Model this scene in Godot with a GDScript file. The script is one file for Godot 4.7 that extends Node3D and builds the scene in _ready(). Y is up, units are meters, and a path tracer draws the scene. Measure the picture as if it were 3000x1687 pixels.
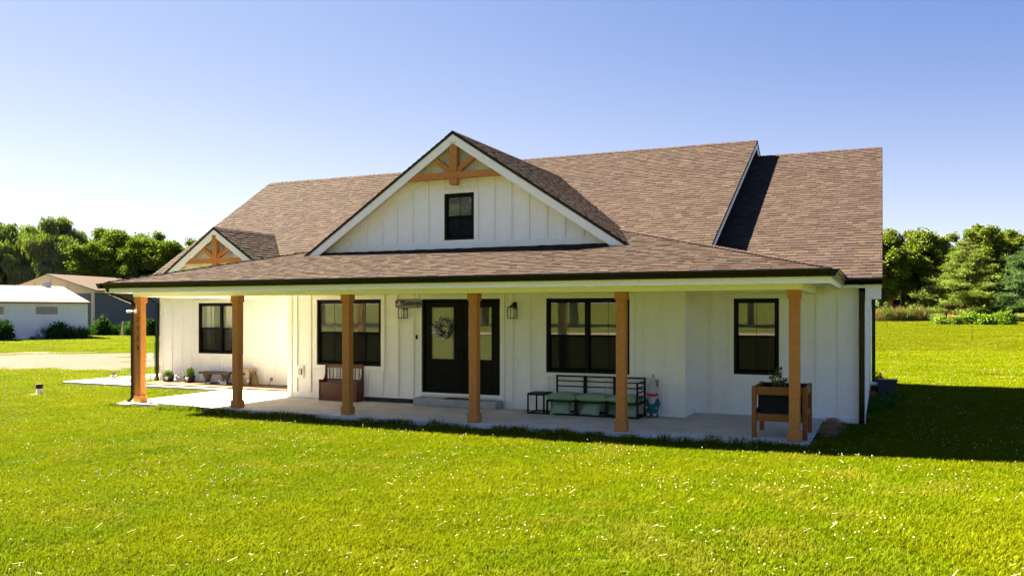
extends Node3D

# ------------------------------------------------------------------ mesh builder
class MB:
	var v := PackedVector3Array()
	var n := PackedVector3Array()
	var c := PackedColorArray()
	var col := Color(1, 1, 1)
	var use_col := false
	func tri(a: Vector3, b: Vector3, d: Vector3) -> void:
		var nn := (b - a).cross(d - a).normalized()
		v.push_back(a); v.push_back(d); v.push_back(b)
		n.push_back(nn); n.push_back(nn); n.push_back(nn)
		if use_col:
			c.push_back(col); c.push_back(col); c.push_back(col)
	func tris(a: Vector3, b: Vector3, d: Vector3, na: Vector3, nb: Vector3, nd: Vector3) -> void:
		v.push_back(a); v.push_back(d); v.push_back(b)
		n.push_back(na); n.push_back(nd); n.push_back(nb)
		if use_col:
			c.push_back(col); c.push_back(col); c.push_back(col)
	func quad(a: Vector3, b: Vector3, d: Vector3, e: Vector3) -> void:
		tri(a, b, d); tri(a, d, e)
	func box(o: Vector3, s: Vector3, bas := Basis.IDENTITY) -> void:
		var x := bas.x * s.x * 0.5; var y := bas.y * s.y * 0.5; var z := bas.z * s.z * 0.5
		quad(o - x - y + z, o + x - y + z, o + x + y + z, o - x + y + z)
		quad(o + x - y - z, o - x - y - z, o - x + y - z, o + x + y - z)
		quad(o + x - y + z, o + x - y - z, o + x + y - z, o + x + y + z)
		quad(o - x - y - z, o - x - y + z, o - x + y + z, o - x + y - z)
		quad(o - x + y + z, o + x + y + z, o + x + y - z, o - x + y - z)
		quad(o - x - y - z, o + x - y - z, o + x - y + z, o - x - y + z)
	func bar(a: Vector3, b: Vector3, w: float, h: float, up := Vector3.UP) -> void:
		var d := (b - a)
		var l := d.length()
		var zz := d / l
		var xx := up.cross(zz).normalized()
		var yy := zz.cross(xx)
		box((a + b) * 0.5, Vector3(w, h, l), Basis(xx, yy, zz))
	# box with its edges cut at 45 degrees
	func cbox(o: Vector3, s: Vector3, k: float) -> void:
		var h := s * 0.5
		for ax in 3:
			for sg in [-1.0, 1.0]:
				var b := (ax + 1) % 3; var d := (ax + 2) % 3
				var q := []
				for e in [[-1, -1], [1, -1], [1, 1], [-1, 1]]:
					var p := Vector3.ZERO
					p[ax] = sg * h[ax]; p[b] = e[0] * (h[b] - k); p[d] = e[1] * (h[d] - k)
					q.push_back(o + p)
				if sg > 0: quad(q[0], q[1], q[2], q[3])
				else: quad(q[3], q[2], q[1], q[0])
		for ax in 3:
			var b := (ax + 1) % 3; var d := (ax + 2) % 3
			for sb in [-1.0, 1.0]:
				for sd in [-1.0, 1.0]:
					var q := []
					for e in [[-1, 0], [1, 0], [1, 1], [-1, 1]]:
						var p := Vector3.ZERO
						p[ax] = e[0] * (h[ax] - k)
						p[b] = sb * (h[b] if e[1] == 0 else h[b] - k)
						p[d] = sd * (h[d] - k if e[1] == 0 else h[d])
						q.push_back(o + p)
					if sb * sd > 0: quad(q[0], q[1], q[2], q[3])
					else: quad(q[3], q[2], q[1], q[0])
		for sx in [-1.0, 1.0]:
			for sy in [-1.0, 1.0]:
				for sz in [-1.0, 1.0]:
					var a := o + Vector3(sx * h.x, sy * (h.y - k), sz * (h.z - k))
					var b2 := o + Vector3(sx * (h.x - k), sy * h.y, sz * (h.z - k))
					var d2 := o + Vector3(sx * (h.x - k), sy * (h.y - k), sz * h.z)
					if sx * sy * sz > 0: tri(a, b2, d2)
					else: tri(a, d2, b2)
	func tube(pts: Array, rad: Array, sides := 8, caps := true) -> void:
		var rings := []
		var nrm := []
		var ref := Vector3(0.31, 0.17, 0.93).normalized()
		for i in pts.size():
			var t: Vector3 = (pts[mini(i + 1, pts.size() - 1)] - pts[maxi(i - 1, 0)]).normalized()
			var xx := ref.cross(t)
			if xx.length() < 0.05: xx = Vector3.RIGHT.cross(t)
			xx = xx.normalized()
			var yy := t.cross(xx)
			var r := []; var m := []
			for k in sides:
				var a := TAU * k / sides
				var d := xx * cos(a) + yy * sin(a)
				r.push_back(pts[i] + d * rad[i]); m.push_back(d)
			rings.push_back(r); nrm.push_back(m)
		for i in pts.size() - 1:
			for k in sides:
				var k2 := (k + 1) % sides
				tris(rings[i][k], rings[i][k2], rings[i + 1][k2], nrm[i][k], nrm[i][k2], nrm[i + 1][k2])
				tris(rings[i][k], rings[i + 1][k2], rings[i + 1][k], nrm[i][k], nrm[i + 1][k2], nrm[i + 1][k])
		if caps:
			for k in sides:
				var k2 := (k + 1) % sides
				tri(pts[0], rings[0][k2], rings[0][k])
				tri(pts[-1], rings[-1][k], rings[-1][k2])
	func lathe(o: Vector3, prof: Array, sides := 14, sx := 1.0, sz := 1.0) -> void:
		for i in prof.size() - 1:
			var p: Vector2 = prof[i]; var q: Vector2 = prof[i + 1]
			var dn := Vector2(q.y - p.y, p.x - q.x).normalized()
			for k in sides:
				var a := TAU * k / sides; var b := TAU * (k + 1) / sides
				var da := Vector3(cos(a) * sx, 0, sin(a) * sz); var db := Vector3(cos(b) * sx, 0, sin(b) * sz)
				var up := Vector3.UP
				var na := Vector3(cos(a) * dn.x, dn.y, sin(a) * dn.x); var nb := Vector3(cos(b) * dn.x, dn.y, sin(b) * dn.x)
				var p0 := o + da * p.x + up * p.y; var p1 := o + db * p.x + up * p.y
				var q0 := o + da * q.x + up * q.y; var q1 := o + db * q.x + up * q.y
				if p.x > 0.0001: tris(p0, q1, p1, na, nb, nb)
				if q.x > 0.0001: tris(p0, q0, q1, na, na, nb)
	func ball(o: Vector3, r: Vector3, sides := 12, bas := Basis.IDENTITY) -> void:
		var rows := maxi(4, sides / 2)
		for i in rows:
			var e0 := PI * i / rows - PI / 2; var e1 := PI * (i + 1) / rows - PI / 2
			for k in sides:
				var a := TAU * k / sides; var b := TAU * (k + 1) / sides
				var d := [Vector3(cos(a) * cos(e0), sin(e0), sin(a) * cos(e0)), Vector3(cos(b) * cos(e0), sin(e0), sin(b) * cos(e0)), Vector3(cos(b) * cos(e1), sin(e1), sin(b) * cos(e1)), Vector3(cos(a) * cos(e1), sin(e1), sin(a) * cos(e1))]
				var p := []; var m := []
				for w in d:
					p.push_back(o + bas * (w * r)); m.push_back((bas * (w / r)).normalized())
				if i > 0: tris(p[0], p[2], p[1], m[0], m[2], m[1])
				if i < rows - 1: tris(p[0], p[3], p[2], m[0], m[3], m[2])
	func mesh() -> ArrayMesh:
		var arr := []
		arr.resize(Mesh.ARRAY_MAX)
		arr[Mesh.ARRAY_VERTEX] = v
		arr[Mesh.ARRAY_NORMAL] = n
		if use_col: arr[Mesh.ARRAY_COLOR] = c
		var m := ArrayMesh.new()
		m.add_surface_from_arrays(Mesh.PRIMITIVE_TRIANGLES, arr)
		return m

# ------------------------------------------------------------------ scene helpers
var rng := RandomNumberGenerator.new()
var used := {}
var M := {}
var boxes := {}
var wob := FastNoiseLite.new()
var patchn := FastNoiseLite.new()
const CAM := Vector3(1.18, 2.066, 13.99)
const YAW := 0.41934
var FW := Vector3(-sin(YAW), 0, -cos(YAW))
var RT := Vector3(cos(YAW), 0, -sin(YAW))

func named(parent: Node, base: String) -> String:
	var key := str(parent.get_instance_id()) + base
	used[key] = used.get(key, -1) + 1
	return base if used[key] == 0 else "%s_%03d" % [base, used[key]]

func thing(called: String, label: String, category: String, at := Vector3.ZERO, turn := 0.0, group := "") -> Node3D:
	var o := Node3D.new()
	o.name = named(self, called)
	add_child(o)
	o.position = at
	o.rotation.y = turn
	tag(o, label, category, group)
	return o

func tag(o: Node, label: String, category: String, group := "") -> void:
	o.set_meta("label", label)
	o.set_meta("category", category)
	if group != "": o.set_meta("group", group)

func part(parent: Node, called: String, mesh: Mesh, m: Material, at := Vector3.ZERO, rot := Vector3.ZERO) -> MeshInstance3D:
	var o := MeshInstance3D.new()
	o.name = named(parent, called)
	o.mesh = mesh
	o.material_override = m
	parent.add_child(o, true)
	o.position = at
	o.rotation = rot
	return o

func hub(parent: Node, called: String, at := Vector3.ZERO) -> Node3D:
	var o := Node3D.new()
	o.name = named(parent, called)
	parent.add_child(o, true)
	o.position = at
	return o

func bx(parent: Node, called: String, o: Vector3, s: Vector3, m: Material, rot := Vector3.ZERO) -> MeshInstance3D:
	var k := "%.3f %.3f %.3f" % [s.x, s.y, s.z]
	if not boxes.has(k):
		var b := MB.new()
		var mn := minf(s.x, minf(s.y, s.z))
		if mn > 0.03: b.cbox(Vector3.ZERO, s, minf(0.005, mn * 0.12))
		else: b.box(Vector3.ZERO, s)
		boxes[k] = b.mesh()
	return part(parent, called, boxes[k], m, o, rot)

func span(parent: Node, called: String, a: Vector3, b: Vector3, m: Material) -> MeshInstance3D:
	return bx(parent, called, (a + b) * 0.5, (b - a).abs(), m)

func lin(r: float, g: float, b: float) -> Color:
	return Color(r, g, b).linear_to_srgb()

# grey-level noise image, tiled; sx, sy stretch it
func noise_tex(sd: int, freq: float, lo: float, hi: float, oct := 4, sx := 1.0, sy := 1.0, size := 256, tint := Color(1, 1, 1), tint2 := Color(1, 1, 1)) -> ImageTexture:
	var nz := FastNoiseLite.new()
	nz.seed = sd
	nz.frequency = 1.0
	nz.fractal_octaves = oct
	nz.noise_type = FastNoiseLite.TYPE_SIMPLEX_SMOOTH
	var im := Image.create(size, size, false, Image.FORMAT_RGB8)
	var fx := freq * sx; var fy := freq * sy
	var lap := size / 4
	var w := size
	for y in size:
		# the last quarter fades into what precedes the first, so that the tile repeats without a seam
		var v := clampf(float(y - (size - lap)) / lap, 0.0, 1.0)
		for x in size:
			var u := clampf(float(x - (size - lap)) / lap, 0.0, 1.0)
			var q := nz.get_noise_2d(x * fx, y * fy)
			if u > 0.0: q = lerpf(q, nz.get_noise_2d((x - w) * fx, y * fy), u)
			if v > 0.0:
				var q2 := nz.get_noise_2d(x * fx, (y - w) * fy)
				if u > 0.0: q2 = lerpf(q2, nz.get_noise_2d((x - w) * fx, (y - w) * fy), u)
				q = lerpf(q, q2, v)
			var t := clampf(q * 0.9 + 0.5, 0.0, 1.0)
			var e := lerpf(lo, hi, t)
			var cc := tint.lerp(tint2, t) * e
			im.set_pixel(x, y, Color(cc.r, cc.g, cc.b))
	return ImageTexture.create_from_image(im)

func normal_tex(sd: int, freq: float, strength: float, sx := 1.0, sy := 1.0) -> ImageTexture:
	var t := noise_tex(sd, freq, 0.0, 1.0, 4, sx, sy)
	var im := t.get_image()
	im.convert(Image.FORMAT_RGBA8)
	im.bump_map_to_normal_map(strength)
	return ImageTexture.create_from_image(im)

func mat(c: Color, rough := 0.8, tex: Texture2D = null, scale := 1.0, nrm: Texture2D = null, ns := 1.0, world := true) -> StandardMaterial3D:
	var m := StandardMaterial3D.new()
	m.albedo_color = c
	m.roughness = rough
	m.metallic_specular = 0.5 if rough < 0.5 else 0.2
	m.cull_mode = BaseMaterial3D.CULL_DISABLED
	if tex != null or nrm != null:
		m.uv1_triplanar = true
		m.uv1_world_triplanar = world
		m.uv1_scale = Vector3.ONE * scale
		m.albedo_texture = tex
		if nrm != null:
			m.normal_enabled = true
			m.normal_texture = nrm
			m.normal_scale = ns
	return m

# camera frame -> world, on the ground
func cd(lat: float, dep: float) -> Vector3:
	var p := CAM + RT * lat + FW * dep
	return Vector3(p.x, hgt(p.x, p.z), p.z)
func upx(u: float, dep: float) -> Vector3:
	return cd((u - 1500.0) / 2434.0 * dep, dep)
func ypx(v: float, dep: float) -> float:
	return CAM.y + (916.9 - v) / 2434.0 * dep

func hgt(x: float, z: float) -> float:
	var h := -0.1
	h += 0.13 * smoothstep(-3.0, 4.5, x) * smoothstep(-4.0, 0.5, z)
	var w := wob.get_noise_2d(x, z) * 0.05
	h += w * smoothstep(0.6, 2.6, Vector2(maxf(maxf(-21.8 - x, x - 0.9), 0.0), maxf(maxf(-14.5 - z, z - 0.3), 0.0)).length())
	h += maxf(0.0, -z - 14.0) * 0.0115 * smoothstep(-25.0, 0.0, x)
	h += maxf(0.0, z - 24.0) * 0.017
	return h

func _ready() -> void:
	rng.seed = 20240707
	wob.seed = 5; wob.frequency = 0.16; wob.fractal_octaves = 3
	patchn.seed = 9; patchn.frequency = 0.22; patchn.fractal_octaves = 3
	make_view()
	make_materials()
	make_ground()
	make_house()
	make_porch_things()
	make_yard_things()
	make_background()
	make_grass()

# ------------------------------------------------------------------ camera, sky, sun
func make_view() -> void:
	var cam := Camera3D.new()
	cam.name = "camera"
	cam.projection = Camera3D.PROJECTION_FRUSTUM
	cam.near = 0.1
	cam.far = 1200.0
	cam.size = 0.1 * 1687.0 / 2434.0
	cam.frustum_offset = Vector2(0, 0.1 * 73.4 / 2434.0)
	cam.position = CAM
	cam.rotation = Vector3(0, YAW, 0)
	add_child(cam)
	cam.current = true
	var to_sun := Vector3(-1.12, 1.0, -0.15).normalized()
	var sun := DirectionalLight3D.new()
	sun.name = "sun"
	add_child(sun)
	sun.look_at_from_position(Vector3.ZERO, -to_sun, Vector3.UP)
	sun.light_energy = 1.6
	sun.light_color = Color(1.0, 0.93, 0.80)
	sun.light_angular_distance = 0.5
	sun.shadow_enabled = true
	# clear summer sky: blue overhead, pale towards the horizon and round the sun
	var w := 512; var h := 256
	var im := Image.create(w, h, false, Image.FORMAT_RGBF)
	var zen := Vector3(0.015, 0.115, 0.42); var hor := Vector3(0.78, 0.835, 0.90); var glow := Vector3(1.0, 0.97, 0.78)
	for y in h:
		var e := (0.5 - (y + 0.5) / h) * PI
		for x in w:
			var a := ((x + 0.5) / w - 0.5) * TAU
			var d := Vector3(-sin(a) * cos(e), sin(e), cos(a) * cos(e))
			var g := acos(clampf(d.dot(to_sun), -1.0, 1.0))
			var t := pow(1.0 - clampf(sin(e), 0.0, 1.0), 5.6)
			var s := zen.lerp(hor, t)
			s += glow * (0.54 * pow(maxf(cos(g), 0.0), 1.6) + 0.02) * (0.50 + 0.50 * t)
			if e < 0.0: s = hor * 0.5
			im.set_pixel(x, y, Color(s.x, s.y, s.z))
	var sm := PanoramaSkyMaterial.new()
	sm.panorama = ImageTexture.create_from_image(im)
	var sky := Sky.new()
	sky.sky_material = sm
	var env := Environment.new()
	env.background_mode = Environment.BG_SKY
	env.sky = sky
	env.background_energy_multiplier = 1.2 / 12.5
	env.tonemap_mode = Environment.TONE_MAPPER_LINEAR
	env.tonemap_exposure = 16.0
	env.sdfgi_enabled = true
	env.ssao_enabled = true
	env.ssil_enabled = true
	var we := WorldEnvironment.new()
	we.name = "environment"
	we.environment = env
	add_child(we)

# ------------------------------------------------------------------ materials
func make_materials() -> void:
	var fine := noise_tex(1, 0.02, 0.975, 1.0, 5)
	var speck := noise_tex(2, 0.35, 0.72, 1.0, 3)
	var grainv := noise_tex(3, 0.10, 0.66, 1.0, 4, 3.2, 0.16)
	var grainh := noise_tex(4, 0.10, 0.66, 1.0, 4, 0.16, 3.2)
	var nv := normal_tex(5, 0.12, 3.0, 3.0, 0.25)
	var nr := normal_tex(6, 0.2, 4.0)
	M.siding = mat(lin(0.88, 0.865, 0.82), 0.62, fine, 0.9)
	M.trim = mat(lin(0.87, 0.85, 0.78), 0.55, fine, 1.3)
	M.soffit = mat(lin(0.86, 0.84, 0.77), 0.6, fine, 1.1)
	M.cedar = mat(lin(0.70, 0.29, 0.078), 0.6, grainv, 2.2, nv, 0.7)
	M.cedar_h = mat(lin(0.70, 0.29, 0.078), 0.6, grainh, 2.2)
	M.black = mat(lin(0.005, 0.005, 0.0055), 0.4)
	M.black.metallic_specular = 0.25
	M.gutter = mat(lin(0.004, 0.004, 0.0045), 0.25)
	M.gutter.metallic_specular = 0.35
	M.door = mat(lin(0.005, 0.005, 0.0055), 0.45, speck, 3.0)
	M.door.metallic_specular = 0.25
	M.metal = mat(lin(0.006, 0.006, 0.0065), 0.5)
	M.metal.metallic_specular = 0.3
	var gl := StandardMaterial3D.new()
	gl.transparency = BaseMaterial3D.TRANSPARENCY_ALPHA
	gl.albedo_color = Color(1, 1, 1, 0.03)
	gl.roughness = 0.0
	gl.metallic_specular = 0.5
	gl.cull_mode = BaseMaterial3D.CULL_DISABLED
	M.glass = gl
	M.drip = mat(lin(0.55, 0.42, 0.30), 0.4)
	var sh := mat(Color(1, 1, 1), 0.92, noise_tex(7, 0.5, 0.74, 1.0, 2), 2.3, nr, 0.5)
	sh.vertex_color_use_as_albedo = true
	sh.metallic_specular = 0.12
	M.shingle = sh
	M.deck = mat(lin(0.06, 0.045, 0.04), 0.95)
	M.concrete = mat(lin(0.56, 0.53, 0.48), 0.88, noise_tex(8, 0.018, 0.88, 1.0, 5), 0.3, nr, 0.15)
	M.step = mat(lin(0.46, 0.455, 0.43), 0.9, noise_tex(9, 0.03, 0.82, 1.0, 5), 0.6, nr, 0.2)
	M.foundation = mat(lin(0.055, 0.065, 0.062), 0.9, speck, 1.5)
	M.inside = mat(lin(0.24, 0.20, 0.165), 0.9)
	M.screen = mat(Color(0.10, 0.10, 0.11, 0.48), 0.9)
	M.screen.transparency = BaseMaterial3D.TRANSPARENCY_ALPHA
	M.screen.metallic_specular = 0.0
	M.wood_floor = mat(lin(0.13, 0.075, 0.042), 0.5, grainh, 1.0)
	M.bench = mat(lin(0.17, 0.045, 0.016), 0.38, grainh, 2.4)
	M.bench_v = mat(lin(0.17, 0.045, 0.016), 0.38, grainv, 2.4)
	M.cushion = mat(lin(0.33, 0.47, 0.28), 0.95, noise_tex(10, 0.6, 0.75, 1.0, 2), 4.0, nr, 0.5)
	M.cushion.rim_enabled = true; M.cushion.rim = 0.3
	M.planter = mat(lin(0.36, 0.145, 0.04), 0.55, grainv, 2.5)
	M.planter_h = mat(lin(0.36, 0.145, 0.04), 0.55, grainh, 2.5)
	M.liner = mat(lin(0.022, 0.023, 0.026), 0.85, speck, 4.0)
	M.soil = mat(lin(0.03, 0.02, 0.013), 1.0, speck, 5.0, nr, 1.0)
	M.mulch = mat(lin(0.075, 0.045, 0.03), 1.0, speck, 3.0, nr, 1.5)
	M.straw = mat(lin(0.22, 0.15, 0.085), 0.95)
	M.dirt = mat(lin(0.22, 0.14, 0.085), 1.0, speck, 2.0, nr, 1.0)
	M.leaf = foliage(Color(1, 1, 1))
	M.plastic_black = mat(lin(0.016, 0.015, 0.016), 0.45)
	M.stone = mat(lin(0.22, 0.18, 0.145), 0.92, noise_tex(11, 0.14, 0.6, 1.0, 5), 1.6, nr, 0.6)
	M.plaster = mat(lin(0.68, 0.66, 0.62), 0.75, speck, 3.0)
	M.beige = mat(lin(0.40, 0.32, 0.235), 0.6)
	M.beige_dark = mat(lin(0.19, 0.14, 0.095), 0.7)
	M.white_plastic = mat(lin(0.78, 0.78, 0.76), 0.35)
	M.grey_plastic = mat(lin(0.045, 0.045, 0.047), 0.55)
	M.steel = mat(lin(0.35, 0.35, 0.36), 0.35)
	M.steel.metallic = 0.7
	M.red = mat(lin(0.42, 0.05, 0.045), 0.7)
	M.teal = mat(lin(0.03, 0.17, 0.22), 0.7, speck, 6.0)
	M.navy = mat(lin(0.02, 0.025, 0.06), 0.7)
	M.skin = mat(lin(0.55, 0.33, 0.24), 0.7)
	M.tan = mat(lin(0.40, 0.29, 0.17), 0.85, noise_tex(12, 0.22, 0.35, 1.0, 3), 9.0)
	M.sign_wood = mat(lin(0.36, 0.31, 0.27), 0.85, grainh, 4.0)
	M.mat = mat(lin(0.17, 0.095, 0.05), 1.0, speck, 6.0)
	M.bark = mat(lin(0.10, 0.075, 0.055), 0.95, grainv, 0.6, nr, 1.0)
	M.brick = mat(lin(0.30, 0.105, 0.06), 0.9, speck, 5.0)
	M.gravel = mat(lin(0.11, 0.09, 0.072), 0.95, noise_tex(13, 0.45, 0.5, 1.0, 3), 0.5, nr, 1.0)
	M.road = mat(lin(0.16, 0.14, 0.115), 0.95, speck, 0.5)
	M.white_steel = mat(lin(0.62, 0.64, 0.67), 0.5, fine, 0.25)
	M.roof_steel = mat(lin(0.070, 0.061, 0.053), 0.7, noise_tex(14, 0.05, 0.82, 1.0, 4, 1.0, 1.0), 0.2)
	M.dark_steel = mat(lin(0.105, 0.115, 0.135), 0.55, fine, 0.25)
	M.barn_trim = mat(lin(0.52, 0.40, 0.30), 0.6, fine, 0.3)
	M.barn_roof = mat(lin(0.055, 0.037, 0.030), 1.0, noise_tex(15, 0.4, 0.62, 1.0, 3), 0.6)
	M.skylight = mat(lin(0.20, 0.185, 0.165), 0.4)
	M.barn_red = mat(lin(0.085, 0.014, 0.013), 0.8)
	M.orange = mat(lin(0.20, 0.06, 0.03), 0.7)
	M.brass = mat(lin(0.35, 0.24, 0.10), 0.35)
	M.brass.metallic = 0.8
	var gm := mat(lin(0.115, 0.135, 0.022), 0.95, noise_tex(16, 0.12, 0.55, 1.0, 5, 1.0, 1.0, 512, Color(0.85, 0.95, 1.0), Color(1.0, 0.98, 0.8)), 0.13, nr, 1.0)
	gm.detail_enabled = false
	gm.albedo_color = lin(0.078, 0.094, 0.003)
	gm.metallic_specular = 0.2
	M.lawn = gm

func foliage(c: Color) -> StandardMaterial3D:
	var m := mat(c, 0.8)
	m.metallic_specular = 0.15
	m.vertex_color_use_as_albedo = true
	m.backlight_enabled = true
	m.backlight = Color(0.62, 0.75, 0.25)
	return m

# ------------------------------------------------------------------ ground, paving
func axis_steps(fine0: float, fine1: float, step: float, far: float) -> Array:
	var a := []
	var x := fine0
	while x <= fine1 + 0.001:
		a.push_back(x); x += step
	var s := step
	x = fine1
	while x < far:
		s *= 1.22; x += s; a.push_back(minf(x, far + 1.0))
	s = step; x = fine0
	while x > -far:
		s *= 1.22; x -= s; a.push_front(maxf(x, -far - 1.0))
	return a

func make_ground() -> void:
	var xs := axis_steps(-30.0, 12.0, 0.6, 600.0)
	var zs := axis_steps(-16.0, 14.0, 0.6, 600.0)
	var b := MB.new()
	var hh := []
	for x in xs:
		var r := []
		for z in zs: r.push_back(Vector3(x, hgt(x, z), z))
		hh.push_back(r)
	for i in xs.size() - 1:
		for j in zs.size() - 1:
			var p: Vector3 = hh[i][j]; var q: Vector3 = hh[i + 1][j]; var r: Vector3 = hh[i + 1][j + 1]; var s: Vector3 = hh[i][j + 1]
			b.tris(p, s, r, Vector3.UP, Vector3.UP, Vector3.UP)
			b.tris(p, r, q, Vector3.UP, Vector3.UP, Vector3.UP)
	var g := part(self, "lawn_ground", b.mesh(), M.lawn)
	g.set_meta("kind", "structure")
	# porch slab in cast panels with sawn joints
	var slab := hub(self, "porch_slab")
	slab.set_meta("kind", "structure")
	var jx := [-14.98, -12.17, -9.3, -6.9, -4.65, -2.42, 0.14]
	for i in jx.size() - 1:
		var z1 := -2.44 if i > 0 and i < 5 else (-3.35 if i == 5 else -2.5)
		span(slab, "slab_panel", Vector3(jx[i] + 0.005, -0.16, z1), Vector3(jx[i + 1] - 0.005, 0.0, 0.12), M.concrete)
	span(slab, "slab_panel", Vector3(-14.98, -0.16, -4.6), Vector3(-12.17, 0.0, -2.51), M.concrete)
	# walk along the wing and back round it
	var walk := hub(self, "walkway")
	walk.set_meta("kind", "structure")
	for i in 4:
		span(walk, "slab_panel", Vector3(-21.4 + i * 1.6 + 0.005, -0.18, -4.1), Vector3(-21.4 + (i + 1) * 1.6 - 0.005, 0.003, -3.36), M.concrete)
	for i in 3:
		span(walk, "slab_panel", Vector3(-21.4, -0.18, -4.12 - (i + 1) * 1.7), Vector3(-20.5, 0.003, -4.12 - i * 1.7 - 0.01), M.concrete)
	var bed := MB.new()
	var r2 := RandomNumberGenerator.new(); r2.seed = 3
	for i in 60:
		for k in 6:
			var x0 := -20.48 + i * 0.092; var z0 := -4.62 + k * 0.085
			var q := []
			for e in [[0, 0], [1, 0], [1, 1], [0, 1]]:
				var xx: float = x0 + e[0] * 0.092; var zz: float = z0 + e[1] * 0.085
				q.push_back(Vector3(xx, -0.045 + wob.get_noise_2d(xx * 60.0, zz * 60.0) * 0.05, zz))
			b = bed
			b.quad(q[0], q[3], q[2], q[1])
	var bd := part(self, "mulch_bed", bed.mesh(), M.mulch)
	bd.set_meta("kind", "structure")
	# gravel drive beside and beyond the house, and the road across the lawn from the porch
	var gv := MB.new()
	for i in 40:
		for k in 10:
			var q := []
			for e in [[0, 0], [1, 0], [1, 1], [0, 1]]:
				var lt: float = -46.0 + (i + e[0]) * 1.0
				var dp: float = lerpf(31.5 + wob.get_noise_1d(lt * 2.0) * 1.5, 45.0 + wob.get_noise_1d(lt * 2.0 + 90.0) * 4.0, (k + e[1]) / 10.0)
				var p := cd(lt, dp)
				p.y += 0.02
				q.push_back(p)
			gv.quad(q[3], q[0], q[1], q[2])
	var gd := part(self, "gravel_drive", gv.mesh(), M.gravel)
	gd.set_meta("kind", "structure")
	var rd := MB.new()
	for i in 40:
		var x0 := -110.0 + i * 5.5
		var q := []
		for e in [[0, 0], [1, 0], [1, 1], [0, 1]]:
			var xx: float = x0 + e[0] * 5.5; var zz: float = 47.0 + xx * 0.12 + e[1] * 4.5
			q.push_back(Vector3(xx, hgt(xx, zz) + 0.05, zz))
		rd.quad(q[3], q[2], q[1], q[0])
	var ro := part(self, "road", rd.mesh(), M.road)
	ro.set_meta("kind", "structure")

# ------------------------------------------------------------------ house pieces
func siding_wall(parent: Node, x0: float, x1: float, y0: float, y1: float, z: float, holes: Array) -> MeshInstance3D:
	var b := MB.new()
	var xs := [x0, x1]; var ys := [y0, y1]
	for h in holes:
		for q in [h[0], h[1]]: xs.push_back(q)
		for q in [h[2], h[3]]: ys.push_back(q)
	xs.sort(); ys.sort()
	var zi := z - 0.16
	for i in xs.size() - 1:
		for j in ys.size() - 1:
			if xs[i + 1] - xs[i] < 0.001 or ys[j + 1] - ys[j] < 0.001: continue
			var cx: float = (xs[i] + xs[i + 1]) * 0.5; var cy: float = (ys[j] + ys[j + 1]) * 0.5
			var open := false
			for h in holes:
				if cx > h[0] and cx < h[1] and cy > h[2] and cy < h[3]: open = true
			if open: continue
			b.quad(Vector3(xs[i], ys[j], z), Vector3(xs[i + 1], ys[j], z), Vector3(xs[i + 1], ys[j + 1], z), Vector3(xs[i], ys[j + 1], z))
			b.quad(Vector3(xs[i + 1], ys[j], zi), Vector3(xs[i], ys[j], zi), Vector3(xs[i], ys[j + 1], zi), Vector3(xs[i + 1], ys[j + 1], zi))
	for h in holes:
		var a := Vector3(h[0], h[2], z); var c := Vector3(h[1], h[3], z); var d := Vector3(0, 0, -0.16)
		var e := Vector3(h[1], h[2], z); var f := Vector3(h[0], h[3], z)
		b.quad(a, a + d, e + d, e); b.quad(e, e + d, c + d, c); b.quad(c, c + d, f + d, f); b.quad(f, f + d, a + d, a)
	b.quad(Vector3(x0, y0, zi), Vector3(x0, y0, z), Vector3(x0, y1, z), Vector3(x0, y1, zi))
	b.quad(Vector3(x1, y0, z), Vector3(x1, y0, zi), Vector3(x1, y1, zi), Vector3(x1, y1, z))
	b.quad(Vector3(x0, y1, z), Vector3(x1, y1, z), Vector3(x1, y1, zi), Vector3(x0, y1, zi))
	return part(parent, "wall", b.mesh(), M.siding)

func battens(w: Node, xs: Array, y0: float, y1: float, z: float, skip: Array) -> void:
	for x in xs:
		var segs := [[y0, y1]]
		for s in skip:
			if x + 0.03 > s[0] and x - 0.03 < s[1]:
				var nw := []
				for g in segs:
					if s[2] > g[0] and s[3] < g[1]: nw.push_back([g[0], s[2]]); nw.push_back([s[3], g[1]])
					elif s[2] <= g[0] and s[3] < g[1] and s[3] > g[0]: nw.push_back([s[3], g[1]])
					elif s[2] > g[0] and s[2] < g[1] and s[3] >= g[1]: nw.push_back([g[0], s[2]])
					elif s[3] <= g[0] or s[2] >= g[1]: nw.push_back(g)
				segs = nw
		for g in segs:
			if g[1] - g[0] > 0.03:
				bx(w, "batten", Vector3(x, (g[0] + g[1]) * 0.5, z + 0.0135), Vector3(0.064, g[1] - g[0], 0.027), M.trim)

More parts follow.
